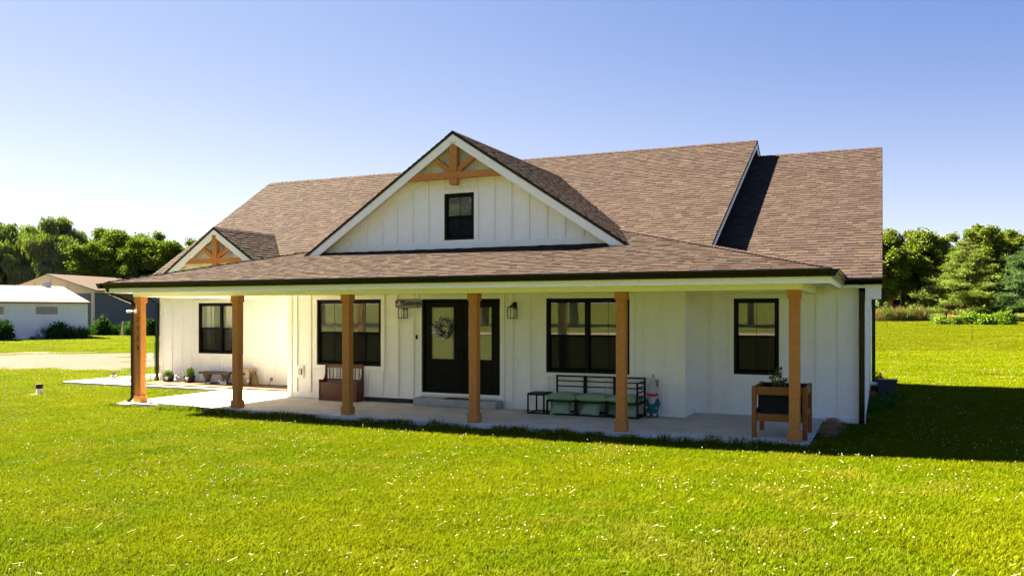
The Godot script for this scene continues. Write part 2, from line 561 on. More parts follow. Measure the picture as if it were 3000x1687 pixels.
# black double-hung window; units = how many side by side
func window(h: Node, x0: float, x1: float, y0: float, y1: float, z: float, units: int, casing := true, sill := true) -> Node3D:
	var w := hub(h, "window", Vector3((x0 + x1) * 0.5, y0, z))
	var wd := x1 - x0; var ht := y1 - y0; var hw := wd * 0.5
	if casing:
		bx(w, "casing", Vector3(0, ht + 0.05, 0.016), Vector3(wd + 0.2, 0.098, 0.032), M.trim)
		for s in [-1, 1]: bx(w, "casing", Vector3(s * (hw + 0.05), ht * 0.5, 0.015), Vector3(0.098, ht, 0.03), M.trim)
		if sill: bx(w, "casing", Vector3(0, -0.05, 0.017), Vector3(wd + 0.2, 0.098, 0.034), M.trim)
	for s in [-1, 1]: bx(w, "frame", Vector3(s * (hw - 0.026), ht * 0.5, -0.035), Vector3(0.05, ht - 0.004, 0.09), M.black)
	bx(w, "frame", Vector3(0, ht - 0.027, -0.036), Vector3(wd - 0.104, 0.05, 0.088), M.black)
	bx(w, "frame", Vector3(0, 0.027, -0.034), Vector3(wd - 0.104, 0.05, 0.092), M.black)
	var uw := (wd - 0.104 - 0.05 * (units - 1)) / units
	for u in units:
		var cx := -hw + 0.052 + uw * (u + 0.5) + 0.05 * u
		if u > 0: bx(w, "mullion", Vector3(cx - uw * 0.5 - 0.025, ht * 0.5, -0.033), Vector3(0.048, ht - 0.106, 0.086), M.black)
		var mid := ht * 0.5
		for k in 2:
			var a := 0.054 if k == 0 else mid - 0.02
			var b := mid + 0.02 if k == 0 else ht - 0.054
			var zz := -0.066 if k == 0 else -0.035
			for s in [-1, 1]: bx(w, "sash", Vector3(cx + s * (uw * 0.5 - 0.02), (a + b) * 0.5, zz), Vector3(0.036, b - a, 0.028), M.black)
			for q in [a + 0.02, b - 0.02]: bx(w, "sash", Vector3(cx, q, zz), Vector3(uw - 0.078, 0.04, 0.027), M.black)
			for q in [0.006, -0.008]: bx(w, "pane", Vector3(cx, (a + b) * 0.5, zz + q), Vector3(uw - 0.08, b - a - 0.08, 0.004), M.glass)
			if k == 0: bx(w, "insect_screen", Vector3(cx, (a + b) * 0.5 - 0.005, -0.014), Vector3(uw - 0.02, b - a - 0.03, 0.002), M.screen)
			bx(w, "muntin", Vector3(cx, (a + b) * 0.5, zz - 0.001), Vector3(0.016, b - a - 0.082, 0.008), M.black)
	return w

func shingle_tone() -> Color:
	var t := rng.randf()
	var k := 0.225 * rng.randf_range(0.88, 1.12)
	if t < 0.50: return Color(0.198 * k, 0.149 * k, 0.138 * k)
	if t < 0.76: return Color(0.225 * k, 0.172 * k, 0.158 * k)
	if t < 0.92: return Color(0.168 * k, 0.127 * k, 0.122 * k)
	return Color(0.255 * k, 0.192 * k, 0.170 * k)

const EXPO := 0.143
func tab(b: MB, o: Vector3, u: Vector3, nn: Vector3, s: Vector3, w: float, t: float, len := 0.16) -> void:
	var a := o + nn * (t + 0.004); var c := o + u * w + nn * (t + 0.004)
	var d := o + u * w + s * len + nn * 0.003; var e := o + s * len + nn * 0.003
	b.quad(a, c, d, e)
	b.quad(o, o + u * w, c, a)
	b.tri(o, a, e)
	b.tri(o + u * w, d, c)

var shingle_parts := 0
var tab_cache := {}
# one plane of roof: o eave corner, u along the eave, s up the slope, run from a0,a1 (at the eave) to b0,b1 (at the top)
func roof_plane(pt: Node, o: Vector3, u: Vector3, s: Vector3, a0: float, a1: float, b0: float, b1: float, l: float, singly := false, from_u := -99.0, deck_t := 0.05) -> void:
	var nn := u.cross(s).normalized()
	if nn.y < 0.0: nn = -nn
	var dk := MB.new()
	var q := [o + u * a0, o + u * a1, o + u * b1 + s * l, o + u * b0 + s * l]
	var dn := nn * -deck_t
	dk.quad(q[0], q[1], q[2], q[3])
	dk.quad(q[3] + dn, q[2] + dn, q[1] + dn, q[0] + dn)
	for i in 4:
		dk.quad(q[i] + dn, q[(i + 1) % 4] + dn, q[(i + 1) % 4], q[i])
	part(pt, "roof_deck", dk.mesh(), M.deck)
	var b := MB.new()
	b.use_col = true
	var j := 0
	var widths := [0.13, 0.17, 0.21, 0.25, 0.30, 0.36]
	while j * EXPO < l - 0.02:
		var v := j * EXPO
		var t := v / l
		var lo := lerpf(a0, b0, t) - (0.01 if j == 0 else 0.0); var hi := lerpf(a1, b1, t)
		var x := lo
		var len := minf(0.165, l - v)
		var thick := rng.randf() < 0.5
		var first := true
		while x < hi - 0.02:
			var wi := rng.randi() % 6
			var w: float = widths[wi]
			if first: w *= rng.randf_range(0.4, 1.0)
			var whole := not first and x + w < hi
			first = false
			w = minf(w, hi - x)
			thick = not thick
			var th := rng.randf_range(0.012, 0.015) if thick else rng.randf_range(0.007, 0.010)
			var tone := shingle_tone()
			var off := s * rng.randf_range(-0.001, 0.001)
			if singly and whole and shingle_parts < 300 and x > from_u:
				var key := "%d %d %d" % [wi, int(thick), rng.randi() % 6]
				if not tab_cache.has(key):
					var tb := MB.new()
					tb.use_col = true
					tb.col = tone
					tab(tb, Vector3.ZERO, Vector3.RIGHT, Vector3.UP, Vector3.FORWARD, widths[wi] - 0.003, th, 0.165)
					tab_cache[key] = tb.mesh()
				var m := part(pt, "shingle", tab_cache[key], M.shingle)
				m.transform = Transform3D(Basis(u, nn, -s), o + u * x + s * v + off)
				shingle_parts += 1
			else:
				b.col = tone
				tab(b, o + u * x + s * v + off, u, nn, s, w - 0.003, th, len)
			x += w
		j += 1
	var f := part(pt, "shingle_field", b.mesh(), M.shingle)
	f.set_meta("kind", "stuff")

func ridge_caps(pt: Node, a: Vector3, e: Vector3, d0: Vector3, d1: Vector3, w := 0.15) -> void:
	var b := MB.new()
	b.use_col = true
	var l := (e - a).length()
	var u := (e - a) / l
	var k := 0
	var x := 0.0
	while x < l:
		var y := minf(x + 0.2, l)
		b.col = shingle_tone()
		var hi := Vector3(0, 0.024, 0); var low := Vector3(0, 0.017, 0)
		var p := a + u * x + low; var q := a + u * y + hi
		b.quad(p, q, q + d0 * w, p + d0 * w)
		b.quad(p, p + d1 * w, q + d1 * w, q)
		b.quad(q, q - hi, q - hi + d0 * w, q + d0 * w)
		b.quad(q, q + d1 * w, q - hi + d1 * w, q - hi)
		x += 0.2
	part(pt, "ridge_cap", b.mesh(), M.shingle)

# white gable front: triangular wall, battens, rake boards, soffits, timber truss
func gable_front(h: Node, cx: float, zw: float, zr: float, ytop: float, half: float, ybase: float, slope: float, hole: Array, bat: Array, bat_z0: float) -> Node3D:
	var w := MB.new()
	# wall under the rakes, its top edge 0.10 below the roof surface
	var yt := ytop - 0.12
	var hw := (yt - ybase) / slope
	if hole.is_empty():
		for zz in [zw, zw - 0.12]:
			w.tri(Vector3(cx - hw, ybase, zz), Vector3(cx + hw, ybase, zz), Vector3(cx, yt, zz))
	else:
		for zz in [zw, zw - 0.12]:
			var hx: float = hole[0]; var hy: float = hole[2]; var hX: float = hole[1]; var hY: float = hole[3]
			var yl := yt - slope * (cx - hx); var yr := yt - slope * (hX - cx)
			w.tri(Vector3(cx - hw, ybase, zz), Vector3(hx, ybase, zz), Vector3(hx, yl, zz))
			w.tri(Vector3(hX, ybase, zz), Vector3(cx + hw, ybase, zz), Vector3(hX, yr, zz))
			w.quad(Vector3(hx, ybase, zz), Vector3(hX, ybase, zz), Vector3(hX, hy, zz), Vector3(hx, hy, zz))
			w.quad(Vector3(hx, hY, zz), Vector3(hX, hY, zz), Vector3(hX, yr, zz), Vector3(hx, yl, zz))
			w.tri(Vector3(hx, yl, zz), Vector3(hX, yr, zz), Vector3(cx, yt, zz))
	var g := part(h, "gable_wall", w.mesh(), M.siding)
	for x in bat:
		var top := yt - slope * absf(x - cx) - 0.1
		var y0 := bat_z0
		if not hole.is_empty() and x > hole[0] - 0.1 and x < hole[1] + 0.1: y0 = hole[3] + 0.1
		if top > y0 + 0.03:
			bx(g, "batten", Vector3(x, (y0 + top) * 0.5, zw + 0.0135), Vector3(0.064, top - y0, 0.027), M.trim)
	var ang := atan(slope)
	for sg in [-1.0, 1.0]:
		var e := Vector3(cx + sg * half, ytop - slope * half, zr)
		var ap := Vector3(cx, ytop, zr)
		var dirv := (e - ap).normalized()
		var nn := Vector3(-dirv.y * sg, dirv.x * sg, 0)
		if nn.y < 0: nn = -nn
		# face board (mitred at the peak, cut plumb at the foot)
		var f := MB.new()
		var th := 0.2 / cos(ang)
		for zz in [[zr, 1], [zr - 0.04, -1]]:
			var z: float = zz[0]
			var a := Vector3(cx, ytop - 0.02, z); var b := Vector3(cx + sg * half, ytop - 0.02 - slope * half, z)
			var c := b - Vector3(sg * 0.2 * sin(ang) * 1.6, th - 0.2 * sin(ang) * 1.6 * slope, 0)
			c = Vector3(cx + sg * (half - 0.12), ytop - 0.02 - slope * (half - 0.12) - th, z)
			b.y -= 0.11
			var d := a - Vector3(0, th, 0)
			var b2 := Vector3(b.x, ytop - 0.02 - slope * half, z)
			f.quad(a, b2, c, d)
			f.tri(b2, b, c)
		var k := Vector3(0, 0, -0.04)
		var p0 := Vector3(cx, ytop - 0.02 - th, zr); var p1 := Vector3(cx + sg * (half - 0.12), ytop - 0.02 - slope * (half - 0.12) - th, zr)
		f.quad(p0, p1, p1 + k, p0 + k)
		var p2 := Vector3(cx + sg * half, ytop - 0.13 - slope * half, zr)
		f.quad(p1, p2, p2 + k, p1 + k)
		var p3 := Vector3(cx + sg * half, ytop - 0.02 - slope * half, zr)
		f.quad(p2, p3, p3 + k, p2 + k)
		part(g, "rake_board", f.mesh(), M.trim)
		# sloping soffit back to the wall
		var so := MB.new()
		var o1 := nn * -0.10
		var s0 := ap + o1; var s1 := e + o1
		var bk := Vector3(0, 0, zw - zr - 0.02)
		so.quad(s0 - Vector3(0, 0, 0.04), s1 - Vector3(0, 0, 0.04), s1 + bk, s0 + bk)
		part(g, "soffit", so.mesh(), M.soffit)
		# frieze along the wall under the soffit
		var fr := MB.new()
		var m0 := Vector3(cx, yt - 0.115, zw + 0.014); var m1 := Vector3(cx + sg * (hw - 0.1), yt - 0.115 - slope * (hw - 0.1), zw + 0.014)
		fr.bar(m0 + dirv * 0.02, m1, 0.028, 0.13, nn)
		part(g, "frieze_board", fr.mesh(), M.trim)
		# thin dark metal edge over the board
		var dr := MB.new()
		dr.bar(ap + dirv * 0.01 + Vector3(0, -0.008, 0.008), e + Vector3(0, -0.008, 0.008), 0.02, 0.024, nn)
		part(g, "drip_edge", dr.mesh(), M.black)
	return g

func truss(h: Node, cx: float, z: float, ytop: float, slope: float, ybeam: float, bt: float, kw: float) -> void:
	var t := hub(h, "gable_truss", Vector3(cx, ybeam, z))
	var inner := ytop - 0.02 - 0.2 / cos(atan(slope))
	var b := MB.new()
	var hb := (inner - ybeam) / slope + 0.06; var ht := (inner - ybeam - bt) / slope + 0.06
	var d := 0.065
	var q := [Vector3(-hb, 0, d), Vector3(hb, 0, d), Vector3(ht, bt, d), Vector3(-ht, bt, d)]
	var k := Vector3(0, 0, -2 * d)
	b.quad(q[0], q[1], q[2], q[3]); b.quad(q[3] + k, q[2] + k, q[1] + k, q[0] + k)
	for i in 4: b.quad(q[i] + k, q[(i + 1) % 4] + k, q[(i + 1) % 4], q[i])
	part(t, "tie_beam", b.mesh(), M.cedar_h)
	var y1 := inner - ybeam + 0.05
	var kb := MB.new()
	kb.cbox(Vector3(0, (bt + y1) * 0.5, 0.01), Vector3(kw, y1 - bt, 2 * d + 0.03), 0.008)
	part(t, "king_post", kb.mesh(), M.cedar)
	var st := MB.new()
	var sb := -0.15
	var sq := [Vector3(-kw / 2, -0.002, 0), Vector3(-kw / 2, sb + 0.03, 0), Vector3(-kw / 2 + 0.03, sb, 0), Vector3(kw / 2 - 0.03, sb, 0), Vector3(kw / 2, sb + 0.03, 0), Vector3(kw / 2, -0.002, 0)]
	for i in 5:
		st.quad(sq[i] + Vector3(0, 0, -d), sq[i + 1] + Vector3(0, 0, -d), sq[i + 1] + Vector3(0, 0, d + 0.02), sq[i] + Vector3(0, 0, d + 0.02))
	for i in range(1, 5):
		st.tri(sq[0] + Vector3(0, 0, d + 0.02), sq[i] + Vector3(0, 0, d + 0.02), sq[i + 1] + Vector3(0, 0, d + 0.02))
	part(t, "king_post_drop", st.mesh(), M.cedar)
	for sg in [-1.0, 1.0]:
		var br := MB.new()
		var a := Vector3(sg * (kw * 0.5 + 0.01), bt + 0.03, 0); var e := Vector3(sg * 0.50, 0, 0)
		e.y = inner - ybeam - slope * 0.50 + 0.03
		br.bar(a, e, 0.11, 0.11, Vector3(0, 0, 1))
		part(t, "brace", br.mesh(), M.cedar)

func gutter(h: Node, a: Vector3, b: Vector3, out: Vector3) -> void:
	# K-style trough: a, b at its back top edge
	var g := MB.new()
	var prof := [Vector2(0, 0), Vector2(0, -0.115), Vector2(0.065, -0.115), Vector2(0.085, -0.075), Vector2(0.11, -0.045), Vector2(0.118, -0.012), Vector2(0.128, -0.012), Vector2(0.128, 0.0), Vector2(0.108, 0.0)]
	for i in prof.size() - 1:
		var p: Vector2 = prof[i]; var q: Vector2 = prof[i + 1]
		var pa := out * p.x + Vector3.UP * p.y; var qa := out * q.x + Vector3.UP * q.y
		g.quad(a + pa, b + pa, b + qa, a + qa)
	for e in [a, b]:
		for i in range(1, 6):
			var p: Vector2 = prof[i]; var q: Vector2 = prof[i + 1]
			g.tri(e, e + out * p.x + Vector3.UP * p.y, e + out * q.x + Vector3.UP * q.y)
	part(h, "gutter", g.mesh(), M.gutter)

func downspout(h: Node, pts: Array, w := 0.085) -> void:
	var d := hub(h, "downspout")
	for i in pts.size() - 1:
		var g := MB.new()
		var a: Vector3 = pts[i]; var b: Vector3 = pts[i + 1]
		var t := (b - a).normalized()
		g.bar(a - t * 0.02, b + t * 0.02, w, w * 0.75, Vector3.FORWARD if absf(t.y) > 0.9 else Vector3.UP)
		part(d, "pipe" if absf(t.y) > 0.9 else "elbow", g.mesh(), M.gutter)

func make_house() -> void:
	var h := thing("farmhouse", "white board and batten farmhouse with brown shingle roof and cedar porch posts", "house")
	var zw := -2.44; var zr := -3.35; var zl := -4.6
	# openings
	var w1 := [-11.30, -9.475, 0.82, 2.385]
	var w2 := [-5.34, -3.513, 0.81, 2.375]
	var w3 := [-1.583, -0.696, 0.82, 2.362]
	var w4 := [-17.22, -15.52, 0.885, 2.36]
	var dr := [-8.385, -6.42, 0.20, 2.38]
	var mw := siding_wall(h, -12.16, -2.40, -0.1, 2.62, zw, [w1, w2, dr])
	var cas := 0.1
	var sk := []
	for q in [w1, w2, dr]: sk.push_back([q[0] - cas, q[1] + cas, q[2] - cas, q[3] + cas])
	sk.push_back([-11.96, -11.68, 0.5, 0.78])
	var bs := []
	for i in 24: bs.push_back(-11.92 + i * 0.4125)
	battens(mw, bs, 0.15, 2.60, zw, sk)
	span(mw, "corner_board", Vector3(-12.182, 0.0, zw), Vector3(-12.06, 2.6, zw + 0.026), M.trim)
	span(mw, "corner_board", Vector3(-2.503, 0.15, zw), Vector3(-2.376, 2.6, zw + 0.026), M.trim)
	span(mw, "skirt_board", Vector3(-6.30, 0.0, zw), Vector3(-2.372, 0.147, zw + 0.03), M.trim)
	span(mw, "foundation_strip", Vector3(-9.95, -0.02, zw), Vector3(-8.41, 0.1, zw + 0.012), M.foundation)
	span(mw, "skirt_board", Vector3(-12.05, 0.01, zw), Vector3(-9.96, 0.147, zw + 0.012), M.siding)
	# return beside the sitting corner
	var rt := part(h, "wall", box_mesh(Vector3(0.16, 2.72, 0.91)), M.siding, Vector3(-2.48, 1.26, -2.9055 - 0.005))
	bx(rt, "skirt_board", Vector3(0.09, -1.187, 0.01), Vector3(0.03, 0.147, 0.93), M.trim)
	bx(rt, "corner_board", Vector3(0.09, 0.113, 0.41), Vector3(0.026, 2.448, 0.09), M.trim)
	# wall of the right-hand bay
	var rw := siding_wall(h, -2.40, 0.87, -0.14, 2.66, zr, [w3])
	battens(rw, [-2.03, -1.70, 0.032, 0.43], 0.11, 2.6, zr, [[w3[0] - cas, w3[1] + cas, w3[2] - cas, w3[3] + cas]])
	battens(rw, [-1.4, -0.98, -0.62], 2.46, 2.6, zr, [])
	span(rw, "corner_board", Vector3(0.768, 0.0, zr), Vector3(0.892, 2.6, zr + 0.026), M.trim)
	span(rw, "frieze_board", Vector3(0.15, 2.42, zr), Vector3(0.766, 2.6, zr + 0.024), M.trim)
	span(rw, "skirt_board", Vector3(0.10, -0.12, zr), Vector3(0.89, 0.045, zr + 0.028), M.trim)
	# side and rear walls
	var sw := part(h, "wall", gable_end(0.87, 0.71, [Vector2(zr - 0.005, -0.14), Vector2(zr - 0.005, 2.62), Vector2(-10.7, 6.3), Vector2(-13.7, 4.8), Vector2(-13.7, -0.14)]), M.siding)
	for i in 24:
		var zz := -3.9 - i * 0.41
		var top := (2.62 + 0.497 * (zr - zz)) if zz > -10.7 else 6.3 - 0.5 * (-10.7 - zz)
		bx(sw, "batten", Vector3(0.8805, top * 0.5, zz), Vector3(0.021, top - 0.05, 0.064), M.trim)
	span(sw, "corner_board", Vector3(0.87, -0.1, zr - 0.12), Vector3(0.896, 2.62, zr - 0.002), M.trim)
	part(h, "wall", gable_end(-18.73, -18.57, [Vector2(zl - 0.005, -0.14), Vector2(zl - 0.005, 2.9), Vector2(-10.4, 6.6), Vector2(-13.7, 4.8), Vector2(-13.7, -0.14)]), M.siding)
	var mk := part(h, "wall", gable_end(-2.30, -2.46, [Vector2(-3.55, 2.7), Vector2(-3.55, 3.3), Vector2(-10.6, 6.83), Vector2(-13.7, 5.25), Vector2(-13.7, 2.7)]), M.siding)
	part(h, "wall", box_mesh(Vector3(19.4, 5.4, 0.15)), M.siding, Vector3(-8.92, 2.55, -13.63))
	# inside: a floor, a ceiling and a partition, so that the panes look into rooms
	span(h, "room_floor", Vector3(-18.5, -0.06, -13.5), Vector3(0.7, 0.05, -3.52), M.wood_floor)
	span(h, "room_floor", Vector3(-12.0, -0.06, -3.519), Vector3(-2.6, 0.05, -2.61), M.wood_floor)
	span(h, "room_ceiling", Vector3(-18.72, 2.62, -13.6), Vector3(0.86, 2.68, -4.77), M.inside)
	span(h, "room_ceiling", Vector3(-12.14, 2.62, -4.769), Vector3(-2.42, 2.68, -2.45), M.inside)
	span(h, "room_ceiling", Vector3(-2.419, 2.62, -4.769), Vector3(0.85, 2.68, -3.36), M.inside)
	part(h, "wall", gable_end(-12.38, -12.30, [Vector2(-3.2, 2.7), Vector2(-3.2, 3.15), Vector2(-10.6, 6.85), Vector2(-13.7, 5.25), Vector2(-13.7, 2.7)]), M.siding)
	for x in [-12.1, -8.9, -5.9, -2.2]: span(h, "partition", Vector3(x - 0.05, 0.05, -13.4), Vector3(x + 0.05, 2.62, -4.8 if x < -10 else -2.62 if x > -12 and x < -3 else -3.52), M.inside)
	# left wing
	var lw := siding_wall(h, -18.73, -12.17, -0.12, 2.72, zl, [w4])
	battens(lw, [-18.29, -17.905, -17.51, -17.13, -16.745, -16.36, -15.975, -15.59, -15.18, -14.79, -14.40], 0.05, 2.62, zl, [[w4[0] - cas, w4[1] + cas, w4[2] - cas, w4[3] + cas]])
	span(lw, "corner_board", Vector3(-18.752, -0.05, zl), Vector3(-18.62, 2.62, zl + 0.026), M.trim)
	part(h, "wall", box_mesh(Vector3(0.16, 2.72, 2.15)), M.siding, Vector3(-12.08, 1.26, -3.526))
	# windows
	window(h, w1[0], w1[1], w1[2], w1[3], zw, 2)
	window(h, w2[0], w2[1], w2[2], w2[3], zw, 2)
	window(h, w3[0], w3[1], w3[2], w3[3], zr, 1, true, false)
	window(h, w4[0], w4[1], w4[2], w4[3], zl, 2)
	front_door(h, dr, zw)
	# ---- roofs
	var s5 := Vector3(0, 0.5, -1).normalized()
	var c5 := sqrt(1.25)
	var main := hub(h, "main_roof")
	roof_plane(main, Vector3(-12.45, 2.83, -2.26), Vector3.RIGHT, s5, 0, 10.38, 0, 10.38, 8.34 * c5)
	rear_slope(main, -12.45, -2.07, 7.0, -10.6, 0.5)
	ridge_caps(main, Vector3(-12.45, 7.0, -10.6), Vector3(-2.07, 7.0, -10.6), s5 * -1.0, Vector3(0, -0.5, -1).normalized())
	rake(main, Vector3(-2.07, 2.9, -2.4), Vector3(-2.07, 7.0, -10.6), 1.0)
	rake_rear(main, Vector3(-2.07, 7.0, -10.6), Vector3(-2.07, 5.3, -14.0), 1.0)
	var rr := hub(h, "bay_roof")
	roof_plane(rr, Vector3(-2.6, 2.73, -3.05), Vector3.RIGHT, s5, 0, 3.79, 0, 3.79, 7.65 * c5, true, 2.2)
	rear_slope(rr, -2.4, 1.19, 6.555, -10.7, 0.5)
	ridge_caps(rr, Vector3(-2.3, 6.555, -10.7), Vector3(1.19, 6.555, -10.7), s5 * -1.0, Vector3(0, -0.5, -1).normalized())
	rake(rr, Vector3(1.19, 2.73, -3.05), Vector3(1.19, 6.555, -10.7), 1.0)
	rake_rear(rr, Vector3(1.19, 6.555, -10.7), Vector3(1.19, 4.905, -14.0), 1.0)
	# boxed return at the foot of the rake
	span(rr, "eave_return", Vector3(0.893, 2.33, -3.42), Vector3(1.17, 2.66, -3.09), M.trim)
	span(rr, "fascia", Vector3(0.2, 2.54, -3.10), Vector3(1.17, 2.73, -3.065), M.trim)
	span(rr, "soffit", Vector3(0.2, 2.60, -3.33), Vector3(0.892, 2.63, -3.102), M.soffit)
	var s6 := Vector3(0, 0.667, -1).normalized()
	var lr := hub(h, "wing_roof")
	roof_plane(lr, Vector3(-19.5, 2.75, -4.25), Vector3.RIGHT, s6, 0, 7.2, 0, 7.2, 6.15 * sqrt(1.0 + 0.667 * 0.667))
	rear_slope(lr, -19.5, -12.3, 6.85, -10.4, 0.5)
	ridge_caps(lr, Vector3(-19.5, 6.852, -10.4), Vector3(-12.3, 6.852, -10.4), s6 * -1.0, Vector3(0, -0.5, -1).normalized())
	rake(lr, Vector3(-19.5, 2.75, -4.25), Vector3(-19.5, 6.852, -10.4), -1.0)
	span(lr, "fascia", Vector3(-19.5, 2.55, -4.29), Vector3(-12.2, 2.74, -4.26), M.trim)
	# porch roof, hipped at both ends
	var ps := 0.255
	var pc := sqrt(1.0 + ps * ps)
	var pr := hub(h, "porch_roof")
	roof_plane(pr, Vector3(-15.0, 2.75, 0.5), Vector3.RIGHT, Vector3(0, ps, -1) / pc, 0, 15.47, 5.3, 10.17, 5.3 * pc)
	roof_plane(pr, Vector3(0.47, 2.75, 0.5), Vector3(0, 0, -1), Vector3(-1, ps, 0) / pc, 0, 4.3, 2.6, 4.9, 2.6 * pc)
	roof_plane(pr, Vector3(-15.0, 2.75, 0.5), Vector3(0, 0, -1), Vector3(1, ps, 0) / pc, 0, 5.0, 3.2, 5.2, 3.2 * pc)
	var hd := 5.2
	ridge_caps(pr, Vector3(0.47, 2.752, 0.5), Vector3(0.47 - hd, 2.752 + ps * hd, 0.5 - hd), Vector3(-0.9, -0.12, 0.9).normalized() * 0.8, Vector3(0.9, -0.12, -0.9).normalized() * 0.8, 0.14)
	ridge_caps(pr, Vector3(-15.0, 2.752, 0.5), Vector3(-15.0 + hd, 2.752 + ps * hd, 0.5 - hd), Vector3(0.9, -0.12, 0.9).normalized() * 0.8, Vector3(-0.9, -0.12, -0.9).normalized() * 0.8, 0.14)
	span(pr, "fascia", Vector3(-15.0, 2.52, 0.46), Vector3(0.47, 2.735, 0.50), M.trim)
	span(pr, "fascia", Vector3(0.43, 2.52, -2.98), Vector3(0.468, 2.735, 0.458), M.trim)
	span(pr, "fascia", Vector3(-14.998, 2.52, -4.2), Vector3(-14.96, 2.735, 0.458), M.trim)
	span(pr, "soffit", Vector3(-14.958, 2.58, 0.0), Vector3(0.428, 2.60, 0.458), M.soffit)
	span(pr, "soffit", Vector3(0.02, 2.58, -3.3), Vector3(0.428, 2.60, -0.002), M.soffit)
	span(pr, "soffit", Vector3(-14.958, 2.58, -4.55), Vector3(-14.68, 2.60, -0.002), M.soffit)
	span(pr, "porch_ceiling", Vector3(-14.48, 2.605, -2.44), Vector3(-0.18, 2.63, -0.2), M.soffit)
	span(pr, "porch_ceiling", Vector3(-14.48, 2.605, -4.58), Vector3(-12.2, 2.63, -2.442), M.soffit)
	span(pr, "porch_ceiling", Vector3(-2.38, 2.605, -3.34), Vector3(-0.18, 2.63, -2.442), M.soffit)
	span(pr, "porch_beam", Vector3(-14.68, 2.44, -0.21), Vector3(0.0, 2.60, 0.0), M.trim)
	span(pr, "porch_beam", Vector3(-0.20, 2.44, -3.33), Vector3(-0.002, 2.60, -0.212), M.trim)
	span(pr, "porch_beam", Vector3(-14.68, 2.44, -4.57), Vector3(-14.48, 2.60, -0.212), M.trim)
	# pale drip edge over the gutter
	span(pr, "drip_edge", Vector3(-15.0, 2.742, 0.50), Vector3(0.47, 2.752, 0.535), M.drip)
	span(rr, "drip_edge", Vector3(0.5, 2.722, -3.05), Vector3(1.19, 2.732, -3.015), M.drip)
	gutter(h, Vector3(-15.0, 2.74, 0.505), Vector3(0.47, 2.74, 0.505), Vector3(0, 0, 1))
	gutter(h, Vector3(0.475, 2.735, 0.63), Vector3(0.475, 2.735, -2.9), Vector3(1, 0, 0))
	gutter(h, Vector3(0.5, 2.72, -3.06), Vector3(1.19, 2.72, -3.06), Vector3(0, 0, 1))
	gutter(h, Vector3(-15.005, 2.735, 0.63), Vector3(-15.005, 2.735, -4.2), Vector3(-1, 0, 0))
	downspout(h, [Vector3(-14.9, 2.64, 0.50), Vector3(-14.9, 2.52, 0.46), Vector3(-14.73, 2.3, -0.05), Vector3(-14.73, 0.12, -0.05), Vector3(-14.82, -0.02, 0.02)])
	downspout(h, [Vector3(0.83, 2.62, -3.10), Vector3(0.83, 2.5, -3.27), Vector3(0.83, -0.1, -3.27)], 0.1)
	downspout(h, [Vector3(-19.0, 2.62, -4.3), Vector3(-19.0, 2.55, -4.34), Vector3(-18.80, 2.36, -4.52), Vector3(-18.80, -0.08, -4.52)])
	downspout(h, [Vector3(0.95, 4.7, -13.7), Vector3(0.95, -0.1, -13.7)], 0.1)
	# porch posts
	for i in 6:
		porch_post(h, Vector3(-14.445 + 2.889 * i - 0.105, 0, -0.105), i == 0)
	# ---- centre gable
	var gr := hub(h, "gable_roof")
	var gs := 2.63 / 4.0
	var gc := sqrt(1.0 + gs * gs)
	roof_plane(gr, Vector3(-3.43, 3.42, -2.105), Vector3(0, 0, -1), Vector3(-1, gs, 0) / gc, 0, 6.8, 0, 6.8, 4.0 * gc)
	roof_plane(gr, Vector3(-11.43, 3.42, -2.105), Vector3(0, 0, -1), Vector3(1, gs, 0) / gc, 0, 6.8, 0, 6.8, 4.0 * gc)
	ridge_caps(gr, Vector3(-7.43, 6.05, -2.1), Vector3(-7.43, 6.05, -8.7), Vector3(1, -gs, 0) / gc, Vector3(-1, -gs, 0) / gc)
	var gw := [-7.80, -7.053, 3.697, 4.737]
	var gb := []
	for i in 17: gb.push_back(-10.30 + i * 0.4125)
	var gf := gable_front(h, -7.43, zw, -2.12, 6.05, 4.0, 3.4, gs, gw, gb, 3.66)
	span(gf, "skirt_board", Vector3(-10.9, 3.46, zw), Vector3(-3.96, 3.655, zw + 0.03), M.trim)
	window(h, gw[0], gw[1], gw[2], gw[3], zw, 1, true, false)
	truss(h, -7.43, -2.21, 6.05, gs, 5.03, 0.14, 0.19)
	span(h, "attic_wall", Vector3(-8.6, 3.3, -3.9), Vector3(-6.26, 4.95, -3.8), M.inside)
	# ---- wing gable
	var wr := hub(h, "gable_roof")
	var wc := sqrt(1.0 + 0.667 * 0.667)
	roof_plane(wr, Vector3(-13.65, 2.726, -4.265), Vector3(0, 0, -1), Vector3(-1, 0.667, 0) / wc, 0, 3.2, 0, 3.2, 2.69 * wc)
	roof_plane(wr, Vector3(-19.03, 2.726, -4.265), Vector3(0, 0, -1), Vector3(1, 0.667, 0) / wc, 0, 3.2, 0, 3.2, 2.69 * wc)
	ridge_caps(wr, Vector3(-16.34, 4.52, -4.26), Vector3(-16.34, 4.52, -7.0), Vector3(1, -0.667, 0) / wc, Vector3(-1, -0.667, 0) / wc)
	gable_front(h, -16.34, zl - 0.004, -4.28, 4.52, 2.69, 2.62, 0.667, [], [-17.51, -17.13, -16.745, -16.36, -15.975, -15.59, -15.18], 2.7)
	truss(h, -16.34, -4.37, 4.52, 0.667, 3.50, 0.14, 0.16)
	# small fittings on the wall
	for q in [[-11.795, 0.633], [-2.96, 0.66]]:
		var o := hub(h, "outlet_box", Vector3(q[0], q[1], zw))
		bx(o, "mounting_block", Vector3(0, 0, 0.014), Vector3(0.2, 0.3, 0.026), M.trim)
		bx(o, "cover", Vector3(0.0, 0.0, 0.045), Vector3(0.1, 0.15, 0.036), M.steel)
	bx(h, "doorbell", Vector3(-8.507, 1.52, zw + 0.035), Vector3(0.045, 0.1, 0.025), M.black)
	# step
	var st := MB.new()
